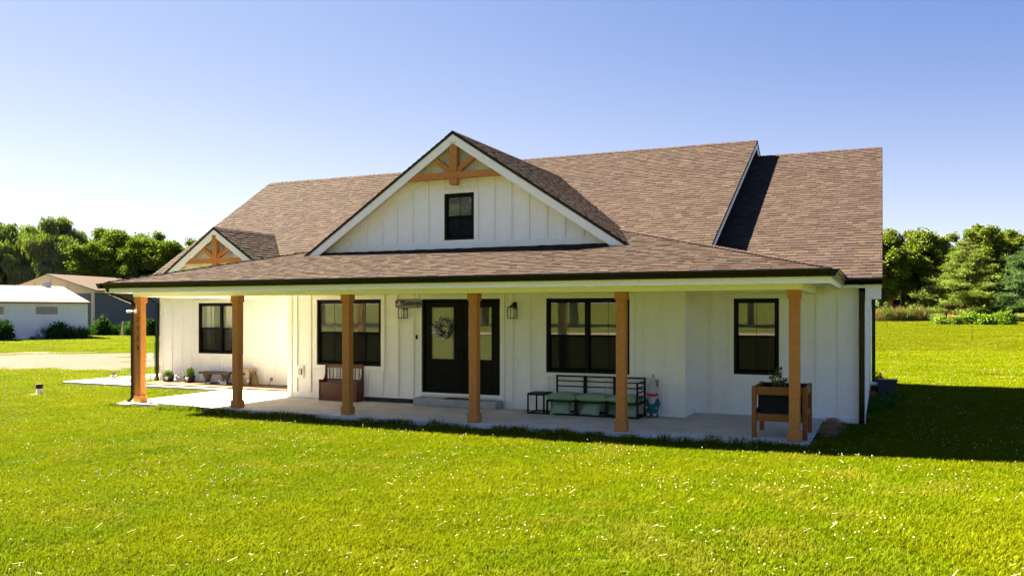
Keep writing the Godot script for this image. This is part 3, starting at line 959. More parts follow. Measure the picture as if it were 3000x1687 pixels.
	st.cbox(Vector3(-7.37, 0.085, -2.235), Vector3(2.05, 0.168, 0.37), 0.012)
	part(h, "doorstep", st.mesh(), M.step)

func box_mesh(s: Vector3) -> ArrayMesh:
	var b := MB.new()
	b.box(Vector3.ZERO, s)
	return b.mesh()

# wall across x from xa to xb with the outline (z, y) given
func gable_end(xa: float, xb: float, pts: Array) -> ArrayMesh:
	var b := MB.new()
	for x in [xa, xb]:
		for i in range(1, pts.size() - 1):
			b.tri(Vector3(x, pts[0].y, pts[0].x), Vector3(x, pts[i].y, pts[i].x), Vector3(x, pts[i + 1].y, pts[i + 1].x))
	for i in pts.size():
		var p: Vector2 = pts[i]; var q: Vector2 = pts[(i + 1) % pts.size()]
		b.quad(Vector3(xa, p.y, p.x), Vector3(xa, q.y, q.x), Vector3(xb, q.y, q.x), Vector3(xb, p.y, p.x))
	return b.mesh()

func rear_slope(pt: Node, x0: float, x1: float, y: float, z: float, s: float) -> void:
	var b := MB.new()
	b.use_col = true
	b.col = Color(0.06, 0.043, 0.033)
	var z1 := -14.0
	var y1 := y - s * (z - z1)
	for dy in [0.0, -0.06]:
		b.quad(Vector3(x1, y + dy, z), Vector3(x0, y + dy, z), Vector3(x0, y1 + dy, z1), Vector3(x1, y1 + dy, z1))
	b.quad(Vector3(x0, y1, z1), Vector3(x1, y1, z1), Vector3(x1, y1 - 0.06, z1), Vector3(x0, y1 - 0.06, z1))
	part(pt, "rear_slope", b.mesh(), M.shingle)

func rake(pt: Node, a: Vector3, e: Vector3, sg: float) -> void:
	var b := MB.new()
	var k := Vector3(-0.03 * sg, -0.11, 0)
	b.bar(a + k, e + k, 0.035, 0.17, Vector3(0, 1, 0.5).normalized())
	part(pt, "rake_board", b.mesh(), M.trim)
	var d := MB.new()
	var j := Vector3(-0.004 * sg, -0.012, 0)
	d.bar(a + j, e + j, 0.02, 0.026, Vector3(0, 1, 0.5).normalized())
	part(pt, "drip_edge", d.mesh(), M.black)

func rake_rear(pt: Node, a: Vector3, e: Vector3, sg: float) -> void:
	var b := MB.new()
	var k := Vector3(-0.03 * sg, -0.11, 0)
	b.bar(a + k, e + k, 0.035, 0.17, Vector3(0, 1, -0.5).normalized())
	part(pt, "rake_board", b.mesh(), M.trim)

func porch_post(h: Node, at: Vector3, numbers: bool) -> void:
	var p := hub(h, "porch_post", at)
	var b := MB.new()
	b.cbox(Vector3(0, 1.22, 0), Vector3(0.166, 2.20, 0.166), 0.008)
	part(p, "shaft", b.mesh(), M.cedar)
	var c := MB.new()
	c.cbox(Vector3(0, 2.37, 0), Vector3(0.21, 0.138, 0.21), 0.006)
	part(p, "capital", c.mesh(), M.cedar)
	var d := MB.new()
	d.cbox(Vector3(0, 0.085, 0), Vector3(0.21, 0.165, 0.21), 0.006)
	part(p, "plinth", d.mesh(), M.cedar)
	if numbers:
		var k := 0
		for ch in ["2", "1", "2", "9"]:
			var t := TextMesh.new()
			var f := SystemFont.new()
			f.font_names = PackedStringArray(["Droid Sans"])
			t.font = f
			t.text = ch
			t.font_size = 32
			t.pixel_size = 0.0046
			t.depth = 0.008
			part(p, "house_number", t, M.black, Vector3(0.005, 1.92 - k * 0.222, 0.088))
			k += 1

func front_door(h: Node, d: Array, z: float) -> void:
	var x0: float = d[0]; var x1: float = d[1]; var y0: float = d[2]; var y1: float = d[3]
	var cx := (x0 + x1) * 0.5
	var w := hub(h, "front_door", Vector3(cx, y0, z))
	var hw := (x1 - x0) * 0.5; var ht := y1 - y0
	bx(w, "casing", Vector3(0, ht + 0.05, 0.016), Vector3(2 * hw + 0.2, 0.098, 0.032), M.trim)
	for s in [-1, 1]: bx(w, "casing", Vector3(s * (hw + 0.05), ht * 0.5 - 0.02, 0.015), Vector3(0.098, ht + 0.04, 0.03), M.trim)
	bx(w, "sill", Vector3(0, 0.035, 0.012), Vector3(2 * hw, 0.07, 0.05), M.trim)
	for s in [-1, 1]: bx(w, "jamb", Vector3(s * (hw - 0.03), ht * 0.5 + 0.035, -0.05), Vector3(0.055, ht - 0.075, 0.11), M.door)
	bx(w, "jamb", Vector3(0, ht - 0.03, -0.05), Vector3(2 * hw - 0.12, 0.055, 0.11), M.door)
	var lw := hw - 0.064
	for s in [-1, 1]:
		var lf := hub(w, "door_leaf", Vector3(s * (lw * 0.5 + 0.003), 0.075, -0.055))
		var lh := ht - 0.14
		var g0 := 0.735; var g1 := lh - 0.10; var gx := lw * 0.5 - 0.145
		# stiles, rails and sunk panel
		for e in [-1, 1]: bx(lf, "stile", Vector3(e * (lw * 0.5 - 0.073), lh * 0.5, 0), Vector3(0.145, lh, 0.045), M.door)
		bx(lf, "rail", Vector3(0, (g1 + lh) * 0.5, 0), Vector3(gx * 2 - 0.002, lh - g1, 0.044), M.door)
		bx(lf, "rail", Vector3(0, 0.66, 0), Vector3(gx * 2 - 0.002, 0.15, 0.044), M.door)
		bx(lf, "rail", Vector3(0, 0.15, 0), Vector3(gx * 2 - 0.002, 0.30, 0.044), M.door)
		bx(lf, "panel", Vector3(0, 0.4425, -0.006), Vector3(gx * 2 - 0.002, 0.285, 0.02), M.door)
		bx(lf, "panel_field", Vector3(0, 0.4425, 0.009), Vector3(gx * 2 - 0.09, 0.20, 0.014), M.door)
		for e in [-1, 1]: bx(lf, "glazing_bead", Vector3(e * (gx - 0.012), (g0 + g1) * 0.5, 0.018), Vector3(0.022, g1 - g0, 0.018), M.door)
		for q in [g0 + 0.012, g1 - 0.012]: bx(lf, "glazing_bead", Vector3(0, q, 0.018), Vector3(gx * 2 - 0.05, 0.022, 0.018), M.door)
		for q in [0.012, -0.012]: bx(lf, "pane", Vector3(0, (g0 + g1) * 0.5, q), Vector3(gx * 2 - 0.006, g1 - g0 - 0.004, 0.004), M.glass)
		var hx: float = -s * (lw * 0.5 - 0.075)
		bx(lf, "handle_plate", Vector3(hx, 0.86, 0.03), Vector3(0.05, 0.24, 0.014), M.black)
		var hd := MB.new()
		hd.tube([Vector3(hx, 0.78, 0.035), Vector3(hx, 0.78, 0.075), Vector3(hx, 0.83, 0.085), Vector3(hx, 0.93, 0.08), Vector3(hx, 0.96, 0.035)], [0.009, 0.01, 0.011, 0.01, 0.009], 6)
		part(lf, "handle", hd.mesh(), M.black)
		var kb := MB.new()
		kb.lathe(Vector3.ZERO, [Vector2(0, 0), Vector2(0.03, 0), Vector2(0.03, 0.02), Vector2(0, 0.022)], 12)
		part(lf, "deadbolt", kb.mesh(), M.black, Vector3(hx, 1.06, 0.022), Vector3(PI / 2, 0, 0))
	bx(w, "astragal", Vector3(0, ht * 0.5 + 0.01, -0.028), Vector3(0.05, ht - 0.14, 0.022), M.door)


# ------------------------------------------------------------------ foliage helpers
func many(parent: Node, called: String, mesh: Mesh, m: Material, tf: Array, cols: Array) -> MultiMeshInstance3D:
	var mm := MultiMesh.new()
	mm.transform_format = MultiMesh.TRANSFORM_3D
	mm.use_colors = not cols.is_empty()
	mm.mesh = mesh
	mm.instance_count = tf.size()
	for i in tf.size():
		mm.set_instance_transform(i, tf[i])
		if not cols.is_empty(): mm.set_instance_color(i, cols[i])
	var o := MultiMeshInstance3D.new()
	o.name = named(parent, called)
	o.multimesh = mm
	o.material_override = m
	parent.add_child(o, true)
	return o

func rdir(r: RandomNumberGenerator) -> Vector3:
	var y := r.randf_range(-1.0, 1.0); var a := r.randf() * TAU
	var k := sqrt(1.0 - y * y)
	return Vector3(cos(a) * k, y, sin(a) * k)

# a clump of leaves in a unit ball; long > 1 stretches leaves, droop bends them down
func leaf_clump(sd: int, count: int, leaf: float, long: float, droop: float, flat := 1.0) -> PackedVector3Array:
	var r := RandomNumberGenerator.new()
	r.seed = sd
	var b := PackedVector3Array()
	for i in count:
		var p := rdir(r) * pow(r.randf(), 0.45)
		p.y *= flat
		var d := (rdir(r) + p * 0.6 + Vector3(0, -droop, 0)).normalized()
		var sd2 := d.cross(rdir(r)).normalized()
		var l := leaf * long * r.randf_range(0.7, 1.3); var w := leaf * r.randf_range(0.7, 1.2) * 0.5
		var nn := d.cross(sd2)
		var m := p + d * l * 0.5 + nn * w * 0.25
		b.append_array([p, m + sd2 * w, p + d * l, p, p + d * l, m - sd2 * w])
	return b

var clumps := {}
func clump_for(kind: String) -> Array:
	if not clumps.has(kind):
		var a := []
		for i in 5:
			match kind:
				"broad": a.push_back(leaf_clump(21 + i * 10, 20, 0.42, 1.2, 0.1))
				"willow": a.push_back(leaf_clump(22 + i * 10, 22, 0.26, 3.0, 1.3))
				"pine": a.push_back(leaf_clump(23 + i * 10, 26, 0.15, 4.2, -0.35, 0.45))
				"shrub": a.push_back(leaf_clump(24 + i * 10, 20, 0.40, 1.3, 0.0))
				"grassy": a.push_back(leaf_clump(25 + i * 10, 20, 0.10, 7.0, -1.2))
		clumps[kind] = a
	return clumps[kind]

# all leaf clumps of one crown as one mesh
func leaves(parent: Node, called: String, kind: String, tf: Array, cols: Array) -> MeshInstance3D:
	var vs := PackedVector3Array(); var cs := PackedColorArray()
	var cl := clump_for(kind)
	for i in tf.size():
		var a: PackedVector3Array = tf[i] * (cl[i % 5] as PackedVector3Array)
		vs.append_array(a)
		var c := PackedColorArray()
		c.resize(a.size())
		c.fill(cols[i])
		cs.append_array(c)
	var arr := []
	arr.resize(Mesh.ARRAY_MAX)
	arr[Mesh.ARRAY_VERTEX] = vs
	arr[Mesh.ARRAY_COLOR] = cs
	var m := ArrayMesh.new()
	m.add_surface_from_arrays(Mesh.PRIMITIVE_TRIANGLES, arr)
	return part(parent, called, m, M.leaf)

func tree(label: String, kind: String, at: Vector3, height: float, wide: float, base_h: float, col: Color, sd: int, group: String) -> Node3D:
	var r := RandomNumberGenerator.new()
	r.seed = sd
	var nm: String = {"broad": "broadleaf_tree", "willow": "willow_tree", "pine": "pine_tree"}[kind]
	var t := thing(nm, label, "tree", at, 0.0, group)
	var tf := []; var cols := []
	var tb := MB.new()
	var tr := maxf(0.14, height * 0.022)
	var lobes := []
	if kind == "pine":
		tb.tube([Vector3(0, -0.3, 0), Vector3(0.05, height * 0.5, 0.03), Vector3(0, height * 0.97, 0)], [tr * 1.2, tr * 0.7, 0.03], 7)
		var y := base_h
		while y < height:
			var f := (y - base_h) / (height - base_h)
			var rad := wide * (1.0 - pow(f, 1.25)) * r.randf_range(0.85, 1.1) + 0.25
			if f < 0.12: rad *= 0.8
			var nb := int(lerpf(9, 4, f))
			var a0 := r.randf() * TAU
			for k in nb:
				var a := a0 + TAU * k / nb + r.randf_range(-0.3, 0.3)
				var rr := rad * r.randf_range(0.72, 1.15)
				var tip := Vector3(cos(a) * rr, y + rr * r.randf_range(-0.05, 0.16), sin(a) * rr)
				tb.tube([Vector3(0, y - 0.1, 0), tip], [0.05 + 0.04 * (1 - f), 0.015], 4, false)
				var q := maxi(4, int(rr * 6.0))
				for j in q:
					var s := 0.36 + 0.68 * (j + r.randf()) / q
					var p := Vector3(0, y, 0).lerp(tip, minf(s, 1.04)) + Vector3(r.randf_range(-1, 1), r.randf_range(-0.25, 0.35), r.randf_range(-1, 1)) * rr * 0.13
					var sc := r.randf_range(0.45, 0.8) * clampf(rr * 0.4, 0.5, 1.0)
					tf.push_back(Transform3D(Basis(Vector3.UP, r.randf() * TAU).scaled(Vector3(sc, sc * 0.8, sc)), p))
					var k2 := r.randf_range(0.8, 1.2)
					cols.push_back(Color(col.r * k2, col.g * k2, col.b * k2))
			y += lerpf(0.95, 0.55, f) * height / 12.0
	else:
		var n := 26 if kind == "broad" else 24
		for i in n:
			var f := pow((i + 0.5) / n, 0.85)
			var y := lerpf(base_h + height * 0.10, height * 0.90, f)
			var env := sqrt(maxf(0.05, 1.0 - pow(absf(f - 0.42) / 0.62, 2.0)))
			var a := i * 2.399 + r.randf_range(-0.5, 0.5)
			var rr := wide * env * r.randf_range(0.25, 0.88)
			lobes.push_back([Vector3(cos(a) * rr, y, sin(a) * rr), wide * r.randf_range(0.15, 0.36)])
		for i in 12:
			var f := r.randf_range(0.25, 1.0)
			var env := sqrt(maxf(0.05, 1.0 - pow(absf(f - 0.42) / 0.62, 2.0)))
			var a := r.randf() * TAU
			lobes.push_back([Vector3(cos(a) * wide * env * 1.02, lerpf(base_h + height * 0.10, height * 0.97, f), sin(a) * wide * env * 1.02), wide * r.randf_range(0.09, 0.17)])
		var p1 := Vector3(r.randf_range(-0.3, 0.3), base_h + height * 0.12, r.randf_range(-0.3, 0.3))
		var p2 := Vector3(r.randf_range(-0.5, 0.5), height * 0.62, r.randf_range(-0.5, 0.5))
		tb.tube([Vector3(0, -0.3, 0), p1, p2, Vector3(p2.x, height * 0.85, p2.z)], [tr * 1.3, tr, tr * 0.5, 0.03], 8)
		for l in lobes:
			var c: Vector3 = l[0]; var lr: float = l[1]
			var root := p1.lerp(p2, clampf((c.y - p1.y) / (p2.y - p1.y) * 0.75, 0.0, 1.0))
			tb.tube([root, root.lerp(c, 0.55) + Vector3(0, -0.25, 0), c], [tr * 0.4, tr * 0.26, 0.03], 5, false)
			var q := int(72.0 * pow(lr / 1.6, 1.6)) + 14
			for j in q:
				var d := rdir(r)
				if d.y < -0.45: d.y *= 0.4
				var p := c + d * lr * pow(r.randf(), 0.33) * Vector3(1, 0.82 if kind == "broad" else 1.0, 1)
				var sc := r.randf_range(0.26, 0.58) * clampf(wide / 3.4, 0.75, 1.3)
				var bs := Basis(Vector3.UP, r.randf() * TAU)
				if kind == "willow":
					bs = bs.scaled(Vector3(sc * 0.8, sc * 1.7, sc * 0.8))
					p.y -= 0.3
				else:
					bs = (bs * Basis(Vector3.RIGHT, r.randf_range(-0.6, 0.6))).scaled(Vector3(sc, sc * 0.85, sc))
				tf.push_back(Transform3D(bs, p))
				var k2 := r.randf_range(0.78, 1.22); var yl := r.randf_range(0.88, 1.15)
				cols.push_back(Color(col.r * k2 * yl, col.g * k2, col.b * k2))
	part(t, "trunk", tb.mesh(), M.bark)
	leaves(t, "crown", kind, tf, cols)
	return t

func shrub(called: String, label: String, at: Vector3, size: Vector3, n: int, col: Color, sd: int, kind := "shrub", group := "") -> Node3D:
	var r := RandomNumberGenerator.new()
	r.seed = sd
	var t := thing(called, label, "shrub" if called != "weed_clump" else "weeds", at, 0.0, group)
	var tf := []; var cols := []
	var sb := MB.new()
	for i in n:
		var d := rdir(r)
		d.y = absf(d.y)
		var p := d * pow(r.randf(), 0.4) * size * Vector3(0.5, 0.85, 0.5)
		var sc := r.randf_range(0.16, 0.26) * maxf(size.x, size.y) * (1.0 if n > 12 else 1.4)
		tf.push_back(Transform3D((Basis(Vector3.UP, r.randf() * TAU)).scaled(Vector3(sc, sc * (1.6 if kind == "grassy" else 1.0), sc)), p + Vector3(0, sc * 0.3, 0)))
		var k2 := r.randf_range(0.75, 1.25)
		cols.push_back(Color(col.r * k2, col.g * k2, col.b * k2))
		if i % 4 == 0: sb.tube([Vector3(p.x * 0.2, -0.05, p.z * 0.2), p], [0.012 * size.y + 0.003, 0.004], 4, false)
	part(t, "stem", sb.mesh(), M.bark)
	leaves(t, "foliage", kind, tf, cols)
	return t

# ------------------------------------------------------------------ things on and round the porch
func make_porch_things() -> void:
	var zw := -2.44
	var lant := thing("wall_lantern", "black open box lantern on the wall beside the doorbell, below the hanging sign", "lantern", Vector3(-8.83, 2.05, zw), 0, "wall lanterns by the front door")
	bx(lant, "backplate", Vector3(0.0, 0.17, 0.012), Vector3(0.12, 0.16, 0.024), M.black)
	bx(lant, "arm", Vector3(0, 0.2, 0.065), Vector3(0.04, 0.03, 0.09), M.black)
	for sx in [-1, 1]:
		for sz in [-1, 1]: bx(lant, "cage_post", Vector3(sx * 0.075, 0.02, 0.11 + sz * 0.075), Vector3(0.013, 0.225, 0.013), M.black)
	bx(lant, "base", Vector3(0, -0.1, 0.11), Vector3(0.166, 0.014, 0.166), M.black)
	bx(lant, "cap", Vector3(0, 0.14, 0.11), Vector3(0.166, 0.014, 0.166), M.black)
	bx(lant, "cap", Vector3(0, 0.163, 0.11), Vector3(0.09, 0.03, 0.09), M.black)
	for q in [[Vector3(0, 0.02, 0.185), Vector3(0.136, 0.224, 0.003)], [Vector3(-0.075, 0.02, 0.11), Vector3(0.003, 0.224, 0.136)], [Vector3(0.075, 0.02, 0.11), Vector3(0.003, 0.224, 0.136)]]: bx(lant, "pane", q[0], q[1], M.glass)
	var cb := MB.new()
	cb.lathe(Vector3(0, -0.093, 0.11), [Vector2(0.016, 0), Vector2(0.016, 0.09), Vector2(0.022, 0.1), Vector2(0.024, 0.13), Vector2(0.0, 0.17)], 10)
	part(lant, "bulb", cb.mesh(), M.white_plastic)
	var l2 := lant.duplicate()
	l2.name = named(self, "wall_lantern")
	add_child(l2)
	l2.position = Vector3(-6.09, 2.05, zw)
	l2.set_meta("label", "black open box lantern on the bare wall between front door and double window")
	# hanging name sign
	var sg := thing("hanging_sign", "weathered grey wooden name sign with clipped corners, flag and script, hung from beam", "sign", Vector3(-7.34, 2.16, -0.11))
	var sb := MB.new()
	var o := [Vector2(-0.30, 0.04), Vector2(-0.26, 0.0), Vector2(0.26, 0.0), Vector2(0.30, 0.04), Vector2(0.30, 0.145), Vector2(0.26, 0.185), Vector2(-0.26, 0.185), Vector2(-0.30, 0.145)]
	for i in 8:
		var p: Vector2 = o[i]; var q: Vector2 = o[(i + 1) % 8]
		sb.quad(Vector3(p.x, p.y, -0.012), Vector3(q.x, q.y, -0.012), Vector3(q.x, q.y, 0.012), Vector3(p.x, p.y, 0.012))
		sb.tri(Vector3(0, 0.09, 0.012), Vector3(p.x, p.y, 0.012), Vector3(q.x, q.y, 0.012))
		sb.tri(Vector3(0, 0.09, -0.012), Vector3(q.x, q.y, -0.012), Vector3(p.x, p.y, -0.012))
	part(sg, "board", sb.mesh(), M.sign_wood)
	for q in [-0.255, 0.255]:
		var wb := MB.new()
		wb.tube([Vector3(q, 0.17, 0), Vector3(q * 0.93, 0.29, 0)], [0.003, 0.003], 5)
		part(sg, "wire", wb.mesh(), M.black)
	var fv := FontVariation.new()
	var sf := SystemFont.new()
	sf.font_names = PackedStringArray(["Droid Serif"])
	sf.font_italic = true
	sf.font_weight = 700
	fv.base_font = sf
	fv.variation_transform = Transform2D(Vector2(1, 0), Vector2(0.22, 1), Vector2.ZERO)
	for q in [["The", 0.0019, Vector3(-0.125, 0.127, 0.0155), 0.28], ["Lathrops", 0.0030, Vector3(0.085, 0.09, 0.0155), 0.03]]:
		var t := TextMesh.new()
		t.font = fv
		t.text = q[0]
		t.font_size = 32
		t.pixel_size = q[1]
		t.depth = 0.006
		part(sg, "lettering", t, M.black, q[2], Vector3(0, 0, q[3]))
	var fl := hub(sg, "flag", Vector3(-0.225, 0.06, 0.0145))
	for i in 7: bx(fl, "stripe", Vector3(0, i * 0.013, 0), Vector3(0.085, 0.0125, 0.004), M.red if i % 2 == 0 else M.white_plastic)
	bx(fl, "canton", Vector3(-0.022, 0.059, 0.0035), Vector3(0.04, 0.045, 0.003), M.navy)
	# wreath
	var wr := thing("wreath", "grey and white leafy wreath hanging on the glass of the black front door", "wreath", Vector3(-7.83, 1.735, zw + 0.0))
	var wb2 := MB.new()
	var ring := []; var rads := []
	for i in 25:
		var a := TAU * i / 24.0
		ring.push_back(Vector3(cos(a) * 0.17, sin(a) * 0.17, 0.0)); rads.push_back(0.028)
	wb2.tube(ring, rads, 6, false)
	part(wr, "ring", wb2.mesh(), M.liner)
	var lb := MB.new()
	lb.use_col = true
	var r := RandomNumberGenerator.new()
	r.seed = 77
	for i in 420:
		var a := r.randf() * TAU
		var c := Vector3(cos(a), sin(a), 0)
		var p := c * (0.17 + r.randf_range(-0.055, 0.06)) + Vector3(0, 0, r.randf_range(0.0, 0.045))
		var d := (c * r.randf_range(-0.7, 1.0) + Vector3(-sin(a), cos(a), 0) * r.randf_range(0.2, 1.2) + Vector3(0, 0, r.randf_range(0.1, 0.9))).normalized()
		var s := d.cross(rdir(r)).normalized() * 0.013
		var k: float = [0.8, 0.62, 0.42, 0.12, 0.03][r.randi() % 5]
		lb.col = Color(k, k, k * 1.03)
		var l := r.randf_range(0.04, 0.085)
		lb.tri(p, p + d * l * 0.5 + s, p + d * l); lb.tri(p, p + d * l, p + d * l * 0.5 - s)
	M.wreath = mat(Color(1, 1, 1), 0.8)
	M.wreath.vertex_color_use_as_albedo = true
	var lv := part(wr, "leaves", lb.mesh(), M.wreath)
	lv.set_meta("kind", "stuff")
	# doormat
	var dm := MB.new()
	dm.cbox(Vector3(0, 0.008, 0), Vector3(0.78, 0.016, 0.28), 0.004)
	var dmo := part(self, "doormat", dm.mesh(), M.mat, Vector3(-7.27, 0.17, -2.235))
	tag(dmo, "brown coir doormat lying on the concrete doorstep", "doormat")
	storage_bench()
	sofa_set()
	garden_gnome()
	leg_planter()
	# white camera on the first post
	var sc := thing("security_camera", "small white security camera screwed to the post with the house number", "camera", Vector3(-14.60, 2.10, -0.02))
	bx(sc, "mount", Vector3(0, 0, 0.008), Vector3(0.06, 0.09, 0.016), M.white_plastic)
	var kb := MB.new()
	kb.tube([Vector3(0, 0, 0.016), Vector3(-0.02, 0.005, 0.06), Vector3(-0.07, 0.0, 0.1), Vector3(-0.15, -0.005, 0.13)], [0.012, 0.012, 0.034, 0.03], 10)
	part(sc, "body", kb.mesh(), M.white_plastic)
	bx(sc, "lens", Vector3(-0.158, -0.005, 0.133), Vector3(0.01, 0.03, 0.03), M.black)
	# curtains inside the wing window
	var cu := MB.new()
	for i in 22:
		var x0 := i * 0.012; var x1 := (i + 1) * 0.012
		var z0 := sin(i * 1.25) * 0.018; var z1 := sin((i + 1) * 1.25) * 0.018
		cu.quad(Vector3(x0, 0, z0), Vector3(x1, 0, z1), Vector3(x1, 1.75, z1), Vector3(x0, 1.75, z0))
		cu.quad(Vector3(x1, 0, z1 - 0.003), Vector3(x0, 0, z0 - 0.003), Vector3(x0, 1.75, z0 - 0.003), Vector3(x1, 1.75, z1 - 0.003))
	M.curtain = mat(lin(0.75, 0.74, 0.7), 0.9)
	M.curtain.backlight_enabled = true
	M.curtain.backlight = Color(0.5, 0.5, 0.5)
	var cm := cu.mesh()
	for x in [-17.15, -16.42, -15.85]:
		var c := part(self, "curtain", cm, M.curtain, Vector3(x, 0.7, -4.86))
		tag(c, "white curtain hanging inside the window behind the potted plants and stone bench", "curtain", "curtains in the wing window")

func storage_bench() -> void:
	var b := thing("storage_bench", "dark red-brown wooden storage bench with spindle back under the double window", "bench", Vector3(-10.48, 0, -2.42))
	var w := 1.06
	bx(b, "front_panel", Vector3(0, 0.205, 0.285), Vector3(w - 0.045, 0.40, 0.02), M.bench)
	bx(b, "back_panel", Vector3(0, 0.205, 0.02), Vector3(w - 0.045, 0.40, 0.02), M.bench)
	bx(b, "seat_lid", Vector3(0, 0.418, 0.165), Vector3(w - 0.045, 0.024, 0.29), M.bench)
	var pr := [Vector2(0.315, 0.0), Vector2(0.315, 0.44), Vector2(0.325, 0.475), Vector2(0.30, 0.505), Vector2(0.26, 0.495), Vector2(0.215, 0.475), Vector2(0.155, 0.49), Vector2(0.105, 0.545), Vector2(0.075, 0.62), Vector2(0.068, 0.74), Vector2(0.075, 0.83), Vector2(0.055, 0.862), Vector2(0.02, 0.862), Vector2(0.0, 0.83), Vector2(0.0, 0.0)]
	for sg in [-1.0, 1.0]:
		var m := MB.new()
		var pts := PackedVector2Array(pr)
		var ix := Geometry2D.triangulate_polygon(pts)
		for xx in [sg * (w * 0.5 - 0.022), sg * w * 0.5]:
			for i in range(0, ix.size(), 3):
				m.tri(Vector3(xx, pts[ix[i]].y, pts[ix[i]].x), Vector3(xx, pts[ix[i + 1]].y, pts[ix[i + 1]].x), Vector3(xx, pts[ix[i + 2]].y, pts[ix[i + 2]].x))
		for i in pr.size():
			var p: Vector2 = pr[i]; var q: Vector2 = pr[(i + 1) % pr.size()]
			m.quad(Vector3(sg * (w * 0.5 - 0.022), p.y, p.x), Vector3(sg * (w * 0.5 - 0.022), q.y, q.x), Vector3(sg * w * 0.5, q.y, q.x), Vector3(sg * w * 0.5, p.y, p.x))
		part(b, "side_panel", m.mesh(), M.bench_v)
	bx(b, "top_rail", Vector3(0, 0.805, 0.035), Vector3(w - 0.046, 0.085, 0.026), M.bench)
	bx(b, "lower_rail", Vector3(0, 0.475, 0.035), Vector3(w - 0.046, 0.05, 0.024), M.bench)
	for i in 9:
		var s := MB.new()
		s.lathe(Vector3(0, 0.498, 0.035), [Vector2(0.007, 0), Vector2(0.009, 0.05), Vector2(0.011, 0.13), Vector2(0.009, 0.21), Vector2(0.007, 0.268)], 7)
		part(b, "spindle", s.mesh(), M.bench_v, Vector3(-0.42 + i * 0.105, 0, 0))

func soft_box(s: Vector3, puff: float, sd: int) -> ArrayMesh:
	# cushion: rounded box with a puffed top and a slight sag
	var b := MB.new()
	var n := 10
	var f := func(u: float, v: float, side: float) -> Vector3:
		var e := 1.0 - pow(absf(u), 6.0); var g := 1.0 - pow(absf(v), 6.0)
		var k := sqrt(maxf(0.0, e * g))
		var wv := sin(u * 3.0 + sd) * sin(v * 2.6 + sd * 1.7) * 0.006
		return Vector3(u * s.x * 0.5 * (1.0 - 0.02 * v * v), side * (s.y * 0.5 * (0.42 + 0.58 * k) + puff * k * (1.0 - 0.5 * (u * u + v * v))) + wv * k, v * s.z * 0.5 * (1.0 - 0.02 * u * u))
	for side in [1.0, -1.0]:
		for i in n:
			for j in n:
				var u0 := -1.0 + 2.0 * i / n; var u1 := -1.0 + 2.0 * (i + 1) / n
				var v0 := -1.0 + 2.0 * j / n; var v1 := -1.0 + 2.0 * (j + 1) / n
				var p := [f.call(u0, v0, side), f.call(u1, v0, side), f.call(u1, v1, side), f.call(u0, v1, side)]
				if side > 0: b.quad(p[3], p[2], p[1], p[0])
				else: b.quad(p[0], p[1], p[2], p[3])
	for i in n:
		var u0 := -1.0 + 2.0 * i / n; var u1 := -1.0 + 2.0 * (i + 1) / n
		for e in [-1.0, 1.0]:
			b.quad(f.call(u0, e, -1.0), f.call(u1, e, -1.0), f.call(u1, e, 1.0), f.call(u0, e, 1.0))
			b.quad(f.call(e, u0, -1.0), f.call(e, u1, -1.0), f.call(e, u1, 1.0), f.call(e, u0, 1.0))
	return b.mesh()

func pillow_mesh(w: float, h: float, t: float) -> ArrayMesh:
	var b := MB.new()
	var n := 10
	var f := func(u: float, v: float, sg: float) -> Vector3:
		var k := (1.0 - pow(absf(u), 2.4)) * (1.0 - pow(absf(v), 2.4))
		var pin := 1.0 - 0.10 * (1.0 - absf(u)) * absf(v)
		var pin2 := 1.0 - 0.10 * (1.0 - absf(v)) * absf(u)
		return Vector3(u * w * 0.5 * pin2, v * h * 0.5 * pin, sg * t * 0.5 * sqrt(maxf(k, 0.0)))
	for sg in [1.0, -1.0]:
		for i in n:
			for j in n:
				var u0 := -1.0 + 2.0 * i / n; var u1 := -1.0 + 2.0 * (i + 1) / n
				var v0 := -1.0 + 2.0 * j / n; var v1 := -1.0 + 2.0 * (j + 1) / n
				if sg > 0: b.quad(f.call(u0, v0, sg), f.call(u1, v0, sg), f.call(u1, v1, sg), f.call(u0, v1, sg))
				else: b.quad(f.call(u0, v1, sg), f.call(u1, v1, sg), f.call(u1, v0, sg), f.call(u0, v0, sg))
	return b.mesh()

